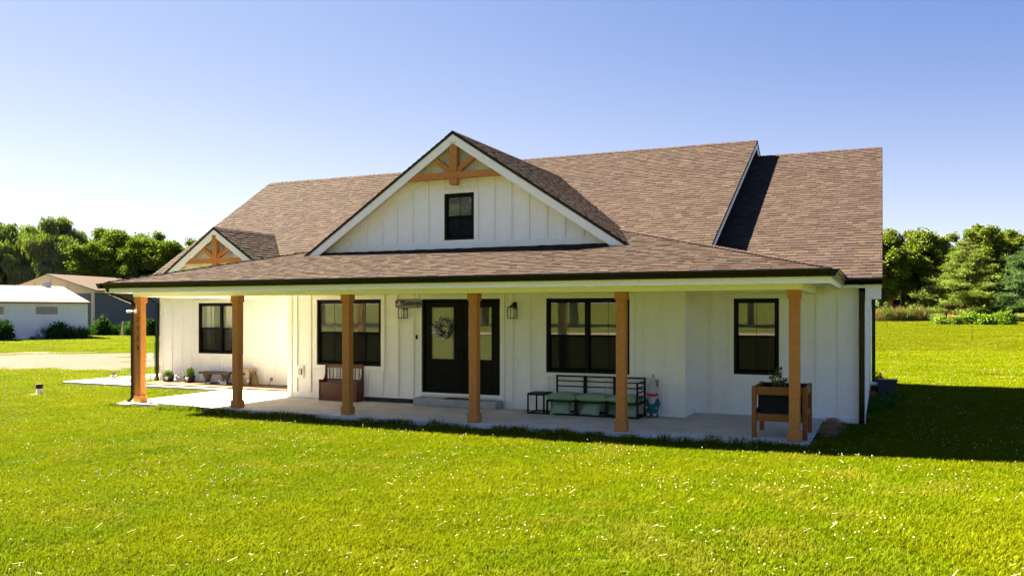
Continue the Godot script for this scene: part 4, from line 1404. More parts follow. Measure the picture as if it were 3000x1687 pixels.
func sofa_set() -> void:
	var x0 := -5.08; var mw := 0.642; var zf := -1.76; var zb := -2.36
	for i in 3:
		var lab: String = ["black metal sofa section next to the slatted side table", "black metal middle section of the outdoor sofa, no arm", "black metal sofa section with slatted arm next to the gnome"][i]
		var s := thing("sofa_section", lab, "sofa", Vector3(x0 + mw * i, 0, 0), 0, "sections of the outdoor sofa")
		var t := 0.034
		var l := t * 0.5 + 0.002; var r := mw - t * 0.5 - 0.002
		for x in [l, r]:
			bx(s, "leg", Vector3(x, 0.15, zf - t * 0.5), Vector3(t, 0.30, t), M.metal)
			bx(s, "leg", Vector3(x, 0.385, zb + t * 0.5), Vector3(t, 0.77, t), M.metal)
			bx(s, "side_rail", Vector3(x, 0.018, (zf + zb) * 0.5), Vector3(t * 0.9, 0.03, zf - zb - 2 * t - 0.002), M.metal)
			bx(s, "side_rail", Vector3(x, 0.284, (zf + zb) * 0.5), Vector3(t * 0.9, 0.03, zf - zb - 2 * t - 0.002), M.metal)
		for z in [zf - t * 0.5, zb + t * 0.5]:
			bx(s, "cross_rail", Vector3(mw * 0.5, 0.284, z), Vector3(mw - 2 * t - 0.006, 0.03, t * 0.9), M.metal)
			bx(s, "cross_rail", Vector3(mw * 0.5, 0.018, z), Vector3(mw - 2 * t - 0.006, 0.03, t * 0.9), M.metal)
		for y in [0.752, 0.65, 0.54]: bx(s, "back_slat", Vector3(mw * 0.5, y, zb + t * 0.5), Vector3(mw - 2 * t - 0.006, 0.03 if y > 0.7 else 0.022, 0.022), M.metal)
		for k in 6: bx(s, "seat_slat", Vector3(l + t * 0.5 + 0.04 + k * 0.1, 0.291, (zf + zb) * 0.5), Vector3(0.03, 0.012, zf - zb - 2 * t), M.metal)
		if i == 2:
			bx(s, "arm_post", Vector3(r, 0.505, zf - t * 0.5 - 0.0), Vector3(t, 0.41, t), M.metal)
			for y in [0.692, 0.60, 0.50, 0.40]: bx(s, "arm_slat", Vector3(r, y, (zf + zb) * 0.5), Vector3(0.022, 0.034 if y > 0.68 else 0.022, zf - zb - 2 * t - 0.002), M.metal)
		var wd := mw - 0.012 if i < 2 else mw - 0.05
		var c := part(self, "seat_cushion", soft_box(Vector3(wd, 0.125, 0.60), 0.018, i + 1), M.cushion, Vector3(x0 + mw * i + wd * 0.5 + 0.006, 0.361, (zf + zb) * 0.5 + 0.035))
		tag(c, ["sage green seat cushion next to the slatted side table", "sage green seat cushion between two other cushions", "sage green seat cushion beside the slatted sofa arm"][i], "cushion", "seat cushions of the outdoor sofa")
	var pm := pillow_mesh(0.44, 0.40, 0.15)
	var ps := [[-4.80, -1.90, -0.95, 0.10, "sage green pillow leaning under the sofa section by the side table"], [-4.16, -1.90, -0.85, -0.12, "sage green pillow leaning under the middle sofa section"], [-3.40, -1.92, -0.9, 0.08, "sage green pillow leaning under the sofa section by the gnome"], [-4.40, -2.16, -0.6, 0.3, "sage green pillow lying behind another under the middle sofa section"], [-3.70, -2.15, -0.75, -0.2, "sage green pillow lying behind another under the sofa section by the gnome"]]
	for q in ps:
		var p := part(self, "throw_pillow", pm, M.cushion, Vector3(q[0], 0.16, q[1]), Vector3(q[2] * 0.75, q[3], 0))
		tag(p, q[4], "pillow", "pillows stowed under the sofa")
	var tb := thing("side_table", "small black metal side table with slatted top at the end of the sofa", "table", Vector3(-5.30, 0, -1.98))
	var hw := 0.19; var hd := 0.245; var t2 := 0.028
	for sx in [-1, 1]:
		for sz in [-1, 1]: bx(tb, "leg", Vector3(sx * (hw - 0.014), 0.205, sz * (hd - 0.014)), Vector3(t2, 0.41, t2), M.metal)
		for y in [0.016, 0.395]: bx(tb, "rail", Vector3(sx * (hw - 0.014), y, 0), Vector3(0.024, 0.028, hd * 2 - 2 * t2 - 0.002), M.metal)
	for sz in [-1, 1]:
		for y in [0.016, 0.395]: bx(tb, "rail", Vector3(0, y, sz * (hd - 0.014)), Vector3(hw * 2 - 2 * t2 - 0.002, 0.028, 0.024), M.metal)
	for k in 8: bx(tb, "slat", Vector3(0, 0.418, -hd + 0.033 + k * 0.061), Vector3(hw * 2, 0.012, 0.052), M.metal)

func garden_gnome() -> void:
	var g := thing("garden_gnome", "garden gnome figure with tall white hat, red brim, white beard and teal coat", "gnome", Vector3(-2.98, 0, -2.20))
	var b := MB.new()
	b.lathe(Vector3.ZERO, [Vector2(0.0, 0.09), Vector2(0.105, 0.095), Vector2(0.122, 0.17), Vector2(0.118, 0.25), Vector2(0.10, 0.33), Vector2(0.07, 0.39), Vector2(0.0, 0.41)], 16, 1.0, 0.85)
	for sg in [-1.0, 1.0]: b.tube([Vector3(sg * 0.085, 0.355, 0), Vector3(sg * 0.13, 0.27, 0.03), Vector3(sg * 0.105, 0.205, 0.085)], [0.036, 0.036, 0.03], 8)
	part(g, "coat", b.mesh(), M.teal)
	for sg in [-1.0, 1.0]:
		var f := MB.new()
		f.ball(Vector3(sg * 0.062, 0.045, 0.03), Vector3(0.055, 0.045, 0.085), 12)
		part(g, "boot", f.mesh(), M.navy)
		var t := MB.new()
		t.ball(Vector3(sg * 0.062, 0.055, 0.085), Vector3(0.042, 0.036, 0.04), 10)
		part(g, "boot_cuff", t.mesh(), M.plaster)
		var h := MB.new()
		h.ball(Vector3(sg * 0.10, 0.195, 0.09), Vector3(0.026, 0.024, 0.026), 8)
		part(g, "mitten", h.mesh(), M.plaster)
	var be := MB.new()
	be.lathe(Vector3(0, 0, 0.065), [Vector2(0.0, 0.17), Vector2(0.03, 0.21), Vector2(0.065, 0.29), Vector2(0.085, 0.36), Vector2(0.075, 0.41), Vector2(0.0, 0.43)], 12, 1.0, 0.55)
	part(g, "beard", be.mesh(), M.plaster)
	var fc := MB.new()
	fc.ball(Vector3(0, 0.415, 0.035), Vector3(0.07, 0.05, 0.07), 12)
	part(g, "face", fc.mesh(), M.skin)
	var no := MB.new()
	no.ball(Vector3(0, 0.415, 0.11), Vector3(0.024, 0.024, 0.024), 10)
	part(g, "nose", no.mesh(), M.skin)
	var br := MB.new()
	var pts := []; var rr := []
	for i in 21:
		var a := TAU * i / 20.0
		pts.push_back(Vector3(cos(a) * 0.098, 0.452 + sin(a * 5.0) * 0.008, 0.02 + sin(a) * 0.092)); rr.push_back(0.026)
	br.tube(pts, rr, 8, false)
	part(g, "hat_brim", br.mesh(), M.red)
	var ha := MB.new()
	ha.tube([Vector3(0, 0.445, 0.02), Vector3(0.0, 0.52, 0.02), Vector3(0.004, 0.62, 0.018), Vector3(0.012, 0.72, 0.015), Vector3(0.016, 0.80, 0.01), Vector3(0.012, 0.835, 0.01)], [0.10, 0.092, 0.072, 0.05, 0.026, 0.008], 14)
	part(g, "hat", ha.mesh(), M.plaster)
	var tp := MB.new()
	tp.ball(Vector3(0.012, 0.83, 0.01), Vector3(0.018, 0.024, 0.018), 8)
	part(g, "hat_tip", tp.mesh(), M.teal)

func leg_planter() -> void:
	var x0 := -0.80; var x1 := 0.075; var zf := -0.25; var zb := -1.28; var ht := 0.855
	var p := thing("raised_planter", "brown wooden planter stand on four legs with black liner behind the end post", "planter", Vector3(0, 0, 0))
	var t := 0.075
	for x in [x0 + t * 0.5, x1 - t * 0.5]:
		for z in [zf - t * 0.5, zb + t * 0.5]: bx(p, "leg", Vector3(x, ht * 0.5, z), Vector3(t, ht, t), M.planter)
	for z in [zf - t * 0.5, zb + t * 0.5]:
		bx(p, "apron", Vector3((x0 + x1) * 0.5, ht - 0.075, z), Vector3(x1 - x0 - 2 * t - 0.002, 0.135, 0.04), M.planter_h)
		bx(p, "stretcher", Vector3((x0 + x1) * 0.5, 0.34, z), Vector3(x1 - x0 - 2 * t - 0.002, 0.12, 0.035), M.planter_h)
	for x in [x0 + t * 0.5, x1 - t * 0.5]:
		bx(p, "apron", Vector3(x, ht - 0.075, (zf + zb) * 0.5), Vector3(0.04, 0.135, zf - zb - 2 * t - 0.002), M.planter)
		bx(p, "stretcher", Vector3(x, 0.40, (zf + zb) * 0.5), Vector3(0.035, 0.10, zf - zb - 2 * t - 0.002), M.planter)
	var a := Vector3(x0 + 0.10, 0.40, zb + 0.12); var b := Vector3(x1 - 0.10, 0.84, zf - 0.12)
	var m := MB.new()
	# open trough: walls and bottom
	var k := 0.02
	m.box(Vector3((a.x + b.x) * 0.5, a.y + k * 0.5, (a.z + b.z) * 0.5), Vector3(b.x - a.x, k, b.z - a.z))
	for z in [a.z, b.z]: m.box(Vector3((a.x + b.x) * 0.5, (a.y + b.y) * 0.5, z), Vector3(b.x - a.x + k, b.y - a.y, k))
	for x in [a.x, b.x]: m.box(Vector3(x, (a.y + b.y) * 0.5, (a.z + b.z) * 0.5), Vector3(k, b.y - a.y, b.z - a.z - k))
	part(p, "liner", m.mesh(), M.liner)
	span(p, "soil", Vector3(a.x + 0.011, 0.70, a.z + 0.011), Vector3(b.x - 0.011, 0.755, b.z - 0.011), M.soil)
	# leafy plant
	var pl := thing("leafy_plant", "green leafy vegetable plant growing in the wooden planter stand", "plant", Vector3(-0.34, 0.75, -0.72))
	var r := RandomNumberGenerator.new()
	r.seed = 31
	var lb := MB.new()
	lb.use_col = true
	var sb := MB.new()
	for i in 15:
		var an := r.randf() * TAU
		var lean := r.randf_range(0.05, 0.30)
		var h := r.randf_range(0.10, 0.30) if i > 3 else r.randf_range(0.30, 0.43)
		var base := Vector3(r.randf_range(-0.16, 0.16), 0, r.randf_range(-0.22, 0.22))
		var tip := base + Vector3(cos(an) * lean, h, sin(an) * lean * 0.8)
		var mid := base.lerp(tip, 0.5) + Vector3(0, 0.05, 0)
		sb.tube([base, mid, tip], [0.006, 0.005, 0.003], 5, false)
		for j in 11:
			var q := mid.lerp(tip, r.randf()) if j < 7 else base.lerp(mid, r.randf())
			var d := (rdir(r) + Vector3(0, 0.2, 0)).normalized()
			var s := d.cross(rdir(r)).normalized()
			var l := r.randf_range(0.04, 0.075)
			var kk := r.randf_range(0.7, 1.3)
			lb.col = Color(0.05 * kk, 0.115 * kk, 0.022 * kk)
			var mm := q + d * l * 0.5 + Vector3(0, 0.006, 0)
			lb.tri(q, mm + s * l * 0.3, q + d * l); lb.tri(q, q + d * l, mm - s * l * 0.3)
	part(pl, "stem", sb.mesh(), M.leaf_plain if M.has("leaf_plain") else M.planter)
	part(pl, "foliage", lb.mesh(), M.leaf)

# ------------------------------------------------------------------ yard
func pot(label: String, at: Vector3, sd: int, h: float) -> void:
	var p := thing("potted_grass", label, "potted plant", at, 0, "black pots by the wing wall")
	var b := MB.new()
	b.lathe(Vector3.ZERO, [Vector2(0, 0), Vector2(0.135, 0), Vector2(0.165, 0.24), Vector2(0.178, 0.24), Vector2(0.178, 0.262), Vector2(0.158, 0.262), Vector2(0.15, 0.225), Vector2(0, 0.225)], 18)
	part(p, "pot", b.mesh(), M.plastic_black)
	var r := RandomNumberGenerator.new()
	r.seed = sd
	var lb := MB.new()
	lb.use_col = true
	for i in 90:
		var a := r.randf() * TAU
		var o := Vector3(r.randf_range(-0.1, 0.1), 0.225, r.randf_range(-0.1, 0.1))
		var l := h * r.randf_range(0.6, 1.25)
		var d := Vector3(cos(a), 0, sin(a))
		var s := Vector3(-sin(a), 0, cos(a)) * r.randf_range(0.005, 0.011)
		var k := r.randf_range(0.8, 1.25)
		lb.col = Color(0.105 * k, 0.15 * k, 0.03 * k)
		var out := r.randf_range(0.25, 1.0)
		var p0 := o; var p1 := o + d * l * 0.25 * out + Vector3(0, l * 0.65, 0); var p2 := o + d * l * 0.75 * out + Vector3(0, l * (0.95 - 0.45 * out), 0)
		lb.quad(p0 - s, p0 + s, p1 + s, p1 - s); lb.tri(p1 - s, p1 + s, p2)
	part(p, "foliage", lb.mesh(), M.leaf)

func solar_light(label: String, at: Vector3, tilt := 0.0) -> void:
	var t := thing("solar_light", label, "garden light", at, 0, "solar stake lights in the mulch bed")
	t.rotation.z = tilt
	var b := MB.new()
	b.tube([Vector3(0, -0.04, 0), Vector3(0, 0.13, 0)], [0.006, 0.008], 6)
	part(t, "stake", b.mesh(), M.plastic_black)
	var g := MB.new()
	g.lathe(Vector3(0, 0.12, 0), [Vector2(0.008, 0), Vector2(0.03, 0.03), Vector2(0.05, 0.08)], 12)
	part(t, "lens", g.mesh(), M.white_plastic)
	var c := MB.new()
	c.lathe(Vector3(0, 0.2, 0), [Vector2(0.0, 0), Vector2(0.062, 0), Vector2(0.058, 0.015), Vector2(0.03, 0.024), Vector2(0, 0.026)], 12)
	part(t, "cap", c.mesh(), M.steel)

func make_yard_things() -> void:
	pot("black nursery pot of grassy leaves standing next to the wing's downspout", Vector3(-18.12, -0.03, -4.30), 1, 0.24)
	pot("black nursery pot with fuller grassy leaves next to the stone bench", Vector3(-17.32, -0.03, -4.33), 2, 0.32)
	# stone bench
	var bn := thing("stone_bench", "grey-brown cast stone garden bench on two flared legs by the wing wall", "bench", Vector3(-16.25, -0.04, -4.30))
	var sb := MB.new()
	sb.cbox(Vector3(0, 0.395, 0), Vector3(1.10, 0.065, 0.34), 0.022)
	part(bn, "seat", sb.mesh(), M.stone)
	for x in [-0.34, 0.34]:
		var lm := MB.new()
		lm.lathe(Vector3(x, 0, 0), [Vector2(0, 0), Vector2(0.11, 0), Vector2(0.115, 0.04), Vector2(0.075, 0.10), Vector2(0.07, 0.16), Vector2(0.10, 0.25), Vector2(0.135, 0.32), Vector2(0.14, 0.362), Vector2(0, 0.362)], 12, 1.0, 0.95)
		part(bn, "leg", lm.mesh(), M.stone)
	# little statues
	var an := thing("cherub_statue", "small white cherub statue between the two black pots", "statue", Vector3(-17.72, -0.03, -4.22))
	var am := MB.new()
	am.lathe(Vector3.ZERO, [Vector2(0, 0), Vector2(0.06, 0), Vector2(0.058, 0.03), Vector2(0.045, 0.05), Vector2(0.06, 0.09), Vector2(0.055, 0.14), Vector2(0.045, 0.18), Vector2(0.022, 0.20), Vector2(0, 0.205)], 12)
	am.ball(Vector3(0, 0.235, 0.005), Vector3(0.042, 0.045, 0.042), 12)
	for sg in [-1.0, 1.0]:
		am.tube([Vector3(sg * 0.045, 0.175, 0.0), Vector3(sg * 0.065, 0.13, 0.03), Vector3(sg * 0.015, 0.135, 0.065)], [0.017, 0.016, 0.013], 7)
		am.ball(Vector3(sg * 0.055, 0.165, -0.045), Vector3(0.045, 0.06, 0.012), 8, Basis(Vector3.UP, sg * 0.6))
		am.ball(Vector3(sg * 0.03, 0.03, 0.055), Vector3(0.024, 0.022, 0.05), 8)
	part(an, "figure", am.mesh(), M.plaster)
	var dg := thing("dog_statue", "small white dog statue with curled tail in front of the stone bench", "statue", Vector3(-15.90, -0.02, -4.12))
	var dm := MB.new()
	dm.ball(Vector3(0.02, 0.09, 0), Vector3(0.10, 0.062, 0.06), 12)
	dm.ball(Vector3(-0.085, 0.165, 0.005), Vector3(0.052, 0.05, 0.05), 12)
	dm.ball(Vector3(-0.132, 0.152, 0.008), Vector3(0.03, 0.024, 0.026), 8)
	dm.ball(Vector3(0.09, 0.07, 0), Vector3(0.055, 0.065, 0.062), 10)
	for sg in [-1.0, 1.0]:
		dm.tube([Vector3(-0.06, 0.08, sg * 0.033), Vector3(-0.065, 0.0, sg * 0.035)], [0.022, 0.018], 7)
		dm.ball(Vector3(0.07, 0.018, sg * 0.045), Vector3(0.05, 0.018, 0.02), 8)
		dm.ball(Vector3(-0.07, 0.20, sg * 0.036), Vector3(0.012, 0.03, 0.018), 7)
	dm.tube([Vector3(0.13, 0.10, 0), Vector3(0.155, 0.16, 0), Vector3(0.125, 0.19, 0), Vector3(0.095, 0.17, 0)], [0.018, 0.02, 0.018, 0.012], 8)
	part(dg, "figure", dm.mesh(), M.plaster)
	bx(dg, "nose", Vector3(-0.162, 0.157, 0.008), Vector3(0.008, 0.014, 0.016), M.black)
	bx(dg, "cap", Vector3(-0.085, 0.218, 0.005), Vector3(0.075, 0.012, 0.06), M.navy)
	var d2 := thing("dog_statue", "small dark blue and white seated dog statue under the stone bench", "statue", Vector3(-16.42, -0.02, -4.13))
	var dd := MB.new()
	dd.lathe(Vector3(0.02, 0, 0), [Vector2(0, 0), Vector2(0.075, 0), Vector2(0.078, 0.05), Vector2(0.05, 0.11), Vector2(0.0, 0.13)], 10)
	dd.ball(Vector3(-0.05, 0.02, 0.03), Vector3(0.06, 0.02, 0.03), 8)
	part(d2, "body", dd.mesh(), M.plaster)
	var d3 := MB.new()
	d3.ball(Vector3(0.0, 0.145, 0.0), Vector3(0.045, 0.045, 0.042), 10)
	d3.ball(Vector3(-0.045, 0.135, 0.01), Vector3(0.03, 0.02, 0.022), 8)
	for sg in [-1.0, 1.0]: d3.ball(Vector3(0.015, 0.18, sg * 0.03), Vector3(0.014, 0.026, 0.012), 7)
	part(d2, "head", d3.mesh(), M.navy)
	bx(d2, "collar", Vector3(0.01, 0.10, 0), Vector3(0.09, 0.02, 0.085), M.navy)
	# beige reel box
	var rb := thing("hose_box", "beige plastic hose reel box with louvred face standing by the wing wall", "hose box", Vector3(-15.28, -0.04, -4.36))
	var rm := MB.new()
	rm.cbox(Vector3(0, 0.26, 0), Vector3(0.56, 0.50, 0.36), 0.035)
	part(rb, "body", rm.mesh(), M.beige)
	var lid := MB.new()
	lid.cbox(Vector3(0, 0.515, 0), Vector3(0.585, 0.045, 0.385), 0.015)
	part(rb, "lid", lid.mesh(), M.beige)
	bx(rb, "opening", Vector3(0.0, 0.40, 0.181), Vector3(0.36, 0.075, 0.012), M.plastic_black)
	for i in 9: bx(rb, "louvre", Vector3(0.0, 0.06 + i * 0.032, 0.183), Vector3(0.40, 0.014, 0.012), M.beige_dark)
	bx(rb, "side_panel", Vector3(0.281, 0.25, 0), Vector3(0.012, 0.40, 0.26), M.beige_dark)
	var cr := MB.new()
	cr.lathe(Vector3.ZERO, [Vector2(0, 0), Vector2(0.045, 0), Vector2(0.045, 0.03), Vector2(0, 0.03)], 12)
	part(rb, "crank", cr.mesh(), M.plastic_black, Vector3(0.285, 0.25, 0.02), Vector3(0, 0, -PI / 2))
	var hs := MB.new()
	hs.tube([Vector3(0.30, 0.03, 0.16), Vector3(0.36, 0.02, 0.21), Vector3(0.45, 0.06, 0.2), Vector3(0.47, 0.02, 0.12), Vector3(0.40, 0.02, 0.08)], [0.012, 0.012, 0.012, 0.012, 0.012], 6)
	part(rb, "hose", hs.mesh(), M.plastic_black)
	var ct := thing("cat_statue", "tall mottled cream cat statue standing on the slab by the wing wall", "statue", Vector3(-14.86, 0.0, -4.30))
	var cm := MB.new()
	cm.lathe(Vector3.ZERO, [Vector2(0, 0), Vector2(0.095, 0), Vector2(0.105, 0.06), Vector2(0.095, 0.16), Vector2(0.07, 0.26), Vector2(0.045, 0.33), Vector2(0, 0.35)], 14, 1.0, 1.05)
	cm.ball(Vector3(-0.015, 0.375, 0.015), Vector3(0.055, 0.052, 0.055), 12)
	cm.ball(Vector3(-0.045, 0.362, 0.045), Vector3(0.026, 0.02, 0.024), 8)
	for sg in [-1.0, 1.0]:
		cm.tube([Vector3(sg * 0.032 - 0.01, 0.41, 0.01), Vector3(sg * 0.038 - 0.01, 0.462, 0.008)], [0.022, 0.004], 6)
		cm.ball(Vector3(sg * 0.035 - 0.03, 0.02, 0.085), Vector3(0.026, 0.02, 0.04), 8)
	cm.tube([Vector3(0.07, 0.03, -0.05), Vector3(0.13, 0.02, 0.0), Vector3(0.12, 0.02, 0.08)], [0.022, 0.02, 0.014], 7)
	part(ct, "figure", cm.mesh(), M.tan)
	var fs := thing("flower_ornament", "small rusty metal flower ornament on a dark stem in the porch corner", "ornament", Vector3(-14.42, 0.0, -4.36))
	var fm := MB.new()
	fm.tube([Vector3(0.0, 0, 0.0), Vector3(0.02, 0.1, 0), Vector3(0.09, 0.2, 0)], [0.009, 0.008, 0.007], 6)
	fm.lathe(Vector3.ZERO, [Vector2(0, 0), Vector2(0.06, 0), Vector2(0.05, 0.012), Vector2(0, 0.014)], 10)
	for i in 3: fm.ball(Vector3(-0.05 + i * 0.05, 0.03 + i * 0.01, 0.01), Vector3(0.045, 0.014, 0.02), 7, Basis(Vector3.UP, i * 1.3))
	part(fs, "stem", fm.mesh(), M.plastic_black)
	for i in 6:
		var pm := MB.new()
		pm.ball(Vector3(0.10 + cos(i * TAU / 6) * 0.035, 0.225 + sin(i * TAU / 6) * 0.035, 0.01), Vector3(0.024, 0.024, 0.008), 8)
		part(fs, "petal", pm.mesh(), M.orange if i % 2 == 0 else M.mat)
	solar_light("solar stake light leaning over in front of the pot by the downspout", Vector3(-17.95, -0.02, -4.12), 0.25)
	solar_light("solar stake light upright in front of the fuller grassy pot", Vector3(-17.20, -0.02, -4.12))
	solar_light("solar stake light beside the mottled cat statue", Vector3(-14.98, 0.0, -4.16))
	solar_light("solar stake light beside the shepherd hook pole", Vector3(-19.0, -0.03, -4.45))
	# shepherd hook with glass globe
	var sh := thing("shepherd_hook", "thin black shepherd hook pole with curled arms beside the wing's downspout", "pole", Vector3(-18.93, -0.05, -4.55))
	var hm := MB.new()
	hm.tube([Vector3(0, 0, 0), Vector3(0, 1.22, 0)], [0.009, 0.009], 6)
	part(sh, "pole", hm.mesh(), M.black)
	for sg in [-1.0, 1.0]:
		var am2 := MB.new()
		var pp := []; var pq := []
		for i in 13:
			var a := PI * i / 12.0 * 1.25
			pp.push_back(Vector3(sg * (0.10 - cos(a) * 0.10), 1.18 + sin(a) * 0.09, 0)); pq.push_back(0.006)
		am2.tube(pp, pq, 6)
		part(sh, "arm", am2.mesh(), M.black)
	var gb := thing("glass_globe", "clear glass globe feeder hanging from the shepherd hook", "globe", Vector3(-19.13, 0.78, -4.55))
	var gm := MB.new()
	gm.ball(Vector3(0, 0, 0), Vector3(0.085, 0.085, 0.085), 16)
	part(gb, "globe", gm.mesh(), M.glass)
	var g2 := MB.new()
	g2.lathe(Vector3(0, -0.085, 0), [Vector2(0, 0), Vector2(0.045, 0), Vector2(0.075, 0.05), Vector2(0.07, 0.052), Vector2(0, 0.01)], 14)
	part(gb, "dish", g2.mesh(), M.white_plastic)
	var g3 := MB.new()
	g3.tube([Vector3(0, 0.085, 0), Vector3(0, 0.35, 0)], [0.003, 0.003], 5)
	part(gb, "wire", g3.mesh(), M.black)
	# chequered vase on the walk
	var cv := thing("chequered_ornament", "black and white chequered garden ornament standing on the walk's edge", "ornament", Vector3(-20.72, 0.003, -4.6))
	for ring in 4:
		for k in 10:
			var m := MB.new()
			var y0 := ring * 0.04; var y1 := y0 + 0.04
			var ra: float = [0.10, 0.105, 0.095, 0.08, 0.06][ring]; var rb2: float = [0.10, 0.105, 0.095, 0.08, 0.06][ring + 1]
			var a := TAU * k / 10.0; var b := TAU * (k + 1) / 10.0
			m.quad(Vector3(cos(b) * ra, y0, sin(b) * ra), Vector3(cos(a) * ra, y0, sin(a) * ra), Vector3(cos(a) * rb2, y1, sin(a) * rb2), Vector3(cos(b) * rb2, y1, sin(b) * rb2))
			part(cv, "check", m.mesh(), M.plaster if (ring + k) % 2 == 0 else M.black)
	var cl := MB.new()
	cl.lathe(Vector3(0, 0.16, 0), [Vector2(0.06, 0), Vector2(0.085, 0.012), Vector2(0.08, 0.035), Vector2(0, 0.045)], 12)
	part(cv, "lid", cl.mesh(), M.black)
	# clean-out pipe in the lawn
	var pp2 := Vector3(-19.24, hgt(-19.24, -1.01), -1.01)
	var pi := thing("cleanout_pipe", "white pipe stub with dark brown cap standing in bare dirt on the lawn", "pipe", pp2)
	var p1 := MB.new()
	p1.lathe(Vector3.ZERO, [Vector2(0.075, 0.0), Vector2(0.075, 0.20)], 16)
	part(pi, "pipe", p1.mesh(), M.white_plastic)
	var p2 := MB.new()
	p2.lathe(Vector3(0, 0.17, 0), [Vector2(0.078, 0), Vector2(0.088, 0.0), Vector2(0.088, 0.10), Vector2(0.08, 0.115), Vector2(0, 0.115)], 16)
	part(pi, "cap", p2.mesh(), mat(lin(0.045, 0.02, 0.014), 0.6))
	var dirt := MB.new()
	for k in 20:
		var a := TAU * k / 20.0; var b := TAU * (k + 1) / 20.0
		var ra := 0.30 + sin(a * 3.0) * 0.05; var rb3 := 0.30 + sin(b * 3.0) * 0.05
		dirt.tri(pp2 + Vector3(0, 0.05, 0), pp2 + Vector3(cos(b) * rb3 * 1.3, 0.0, sin(b) * rb3), pp2 + Vector3(cos(a) * ra * 1.3, 0.0, sin(a) * ra))
	var dt := part(self, "dirt", dirt.mesh(), M.dirt)
	dt.set_meta("kind", "structure")
	# footing under the first post
	var pf := part(self, "post_footing", box_mesh(Vector3(0.36, 0.12, 0.30)), M.step, Vector3(-14.66, -0.063, 0.18))
	tag(pf, "small concrete splash block under the downspout by the numbered post", "block")
	# grey utility bin at the side of the house
	var bn2 := thing("utility_bin", "dark grey plastic pump bin beside the side wall, pipe and hose attached", "bin", Vector3(1.30, hgt(1.3, -9.0), -9.0))
	var bm := MB.new()
	var qa := [Vector3(-0.19, 0, 0.17), Vector3(0.19, 0, 0.17), Vector3(0.19, 0, -0.17), Vector3(-0.19, 0, -0.17)]
	for i in 4:
		var a: Vector3 = qa[i]; var b: Vector3 = qa[(i + 1) % 4]
		var a2 := a * 1.18 + Vector3(0, 0.46, 0); var b2 := b * 1.18 + Vector3(0, 0.46, 0)
		bm.quad(a, b, b2, a2)
	bm.quad(qa[3], qa[2], qa[1], qa[0])
	part(bn2, "body", bm.mesh(), M.grey_plastic)
	var bl := MB.new()
	bl.cbox(Vector3(0, 0.475, 0), Vector3(0.50, 0.04, 0.46), 0.012)
	part(bn2, "lid", bl.mesh(), M.grey_plastic)
	var hm2 := MB.new()
	hm2.lathe(Vector3.ZERO, [Vector2(0, 0), Vector2(0.035, 0), Vector2(0.035, 0.02), Vector2(0, 0.02)], 10)
	part(bn2, "port", hm2.mesh(), M.black, Vector3(0.0, 0.16, 0.18), Vector3(PI / 2, 0, 0))
	var wp := MB.new()
	wp.tube([Vector3(-0.21, 0.37, 0), Vector3(-0.40, 0.37, 0)], [0.045, 0.045], 10)
	part(bn2, "pipe", wp.mesh(), M.white_plastic)
	var hz := MB.new()
	hz.tube([Vector3(0.22, 0.40, 0), Vector3(0.30, 0.38, 0.02), Vector3(0.36, 0.26, 0.03), Vector3(0.37, 0.10, 0.05), Vector3(0.36, 0.0, 0.05)], [0.014, 0.014, 0.014, 0.014, 0.014], 6)
	part(bn2, "hose", hz.mesh(), M.black)
	var bk := thing("brick_stack", "low stack of reddish bricks between side wall and grey bin", "bricks", Vector3(0.98, -0.1, -8.75))
	for i in 3:
		for j in 2: bx(bk, "brick", Vector3(0.02 * (i % 2) - 0.02, 0.033 + i * 0.066, -0.06 + j * 0.12), Vector3(0.2, 0.062, 0.1), M.brick)
	# weeds along the side wall
	var wc := Color(0.045, 0.10, 0.022)
	for q in [[1.08, -5.2, 0.32, 0.25, 51, "leafy green weeds growing at the foot of the corner downspout"], [1.25, -6.4, 0.45, 0.26, 52, "broad leafy weeds growing along the side wall before the grey bin"], [1.45, -7.8, 0.40, 0.22, 53, "leafy weeds growing at the foot of the grey bin"], [1.10, -10.6, 0.35, 0.55, 54, "taller leafy weed growing behind the grey bin"]]:
		shrub("weed_clump", q[5], Vector3(q[0], -0.08, q[1]), Vector3(q[2], q[3], q[2]), 40, wc, q[4], "shrub", "weeds along the side wall")
	# dry cuttings at the end of the slab
	var sm := MB.new()
	var r := RandomNumberGenerator.new()
	r.seed = 8
	M.straw_mix = mat(Color(1, 1, 1), 0.95)
	M.straw_mix.vertex_color_use_as_albedo = true
	sm.use_col = true
	for i in 1500:
		var x := 0.20 + absf(r.randfn(0.0, 0.13)) + r.randf() * 0.12; var z := r.randf_range(-3.0, -0.8)
		var hgt2 := maxf(0.0, 0.17 * exp(-pow((x - 0.32) / 0.2, 2.0)) * smoothstep(-0.6, -1.6, z))
		var p := Vector3(x, -0.08 + hgt2 * r.randf(), z)
		var d := (rdir(r) * Vector3(1, 0.35, 1)).normalized() * r.randf_range(0.05, 0.12)
		var s := d.cross(Vector3.UP).normalized() * 0.0035
		var k := r.randf_range(0.5, 1.3)
		sm.col = Color(0.32 * k, 0.21 * k, 0.12 * k)
		sm.quad(p - s, p + s, p + d + s, p + d - s)
		sm.quad(p - Vector3(0, 0.003, 0), p + Vector3(0, 0.003, 0), p + d + Vector3(0, 0.003, 0), p + d - Vector3(0, 0.003, 0))
	var so := part(self, "grass_cuttings", sm.mesh(), M.straw_mix)
	so.set_meta("kind", "stuff")
	so.set_meta("label", "heap of dry brown grass cuttings against the end of the porch slab")
	so.set_meta("category", "cuttings")

# ------------------------------------------------------------------ background
func wpos(lat: float, dep: float, y: float) -> Vector3:
	var p := CAM + RT * lat + FW * dep
	return Vector3(p.x, y, p.z)

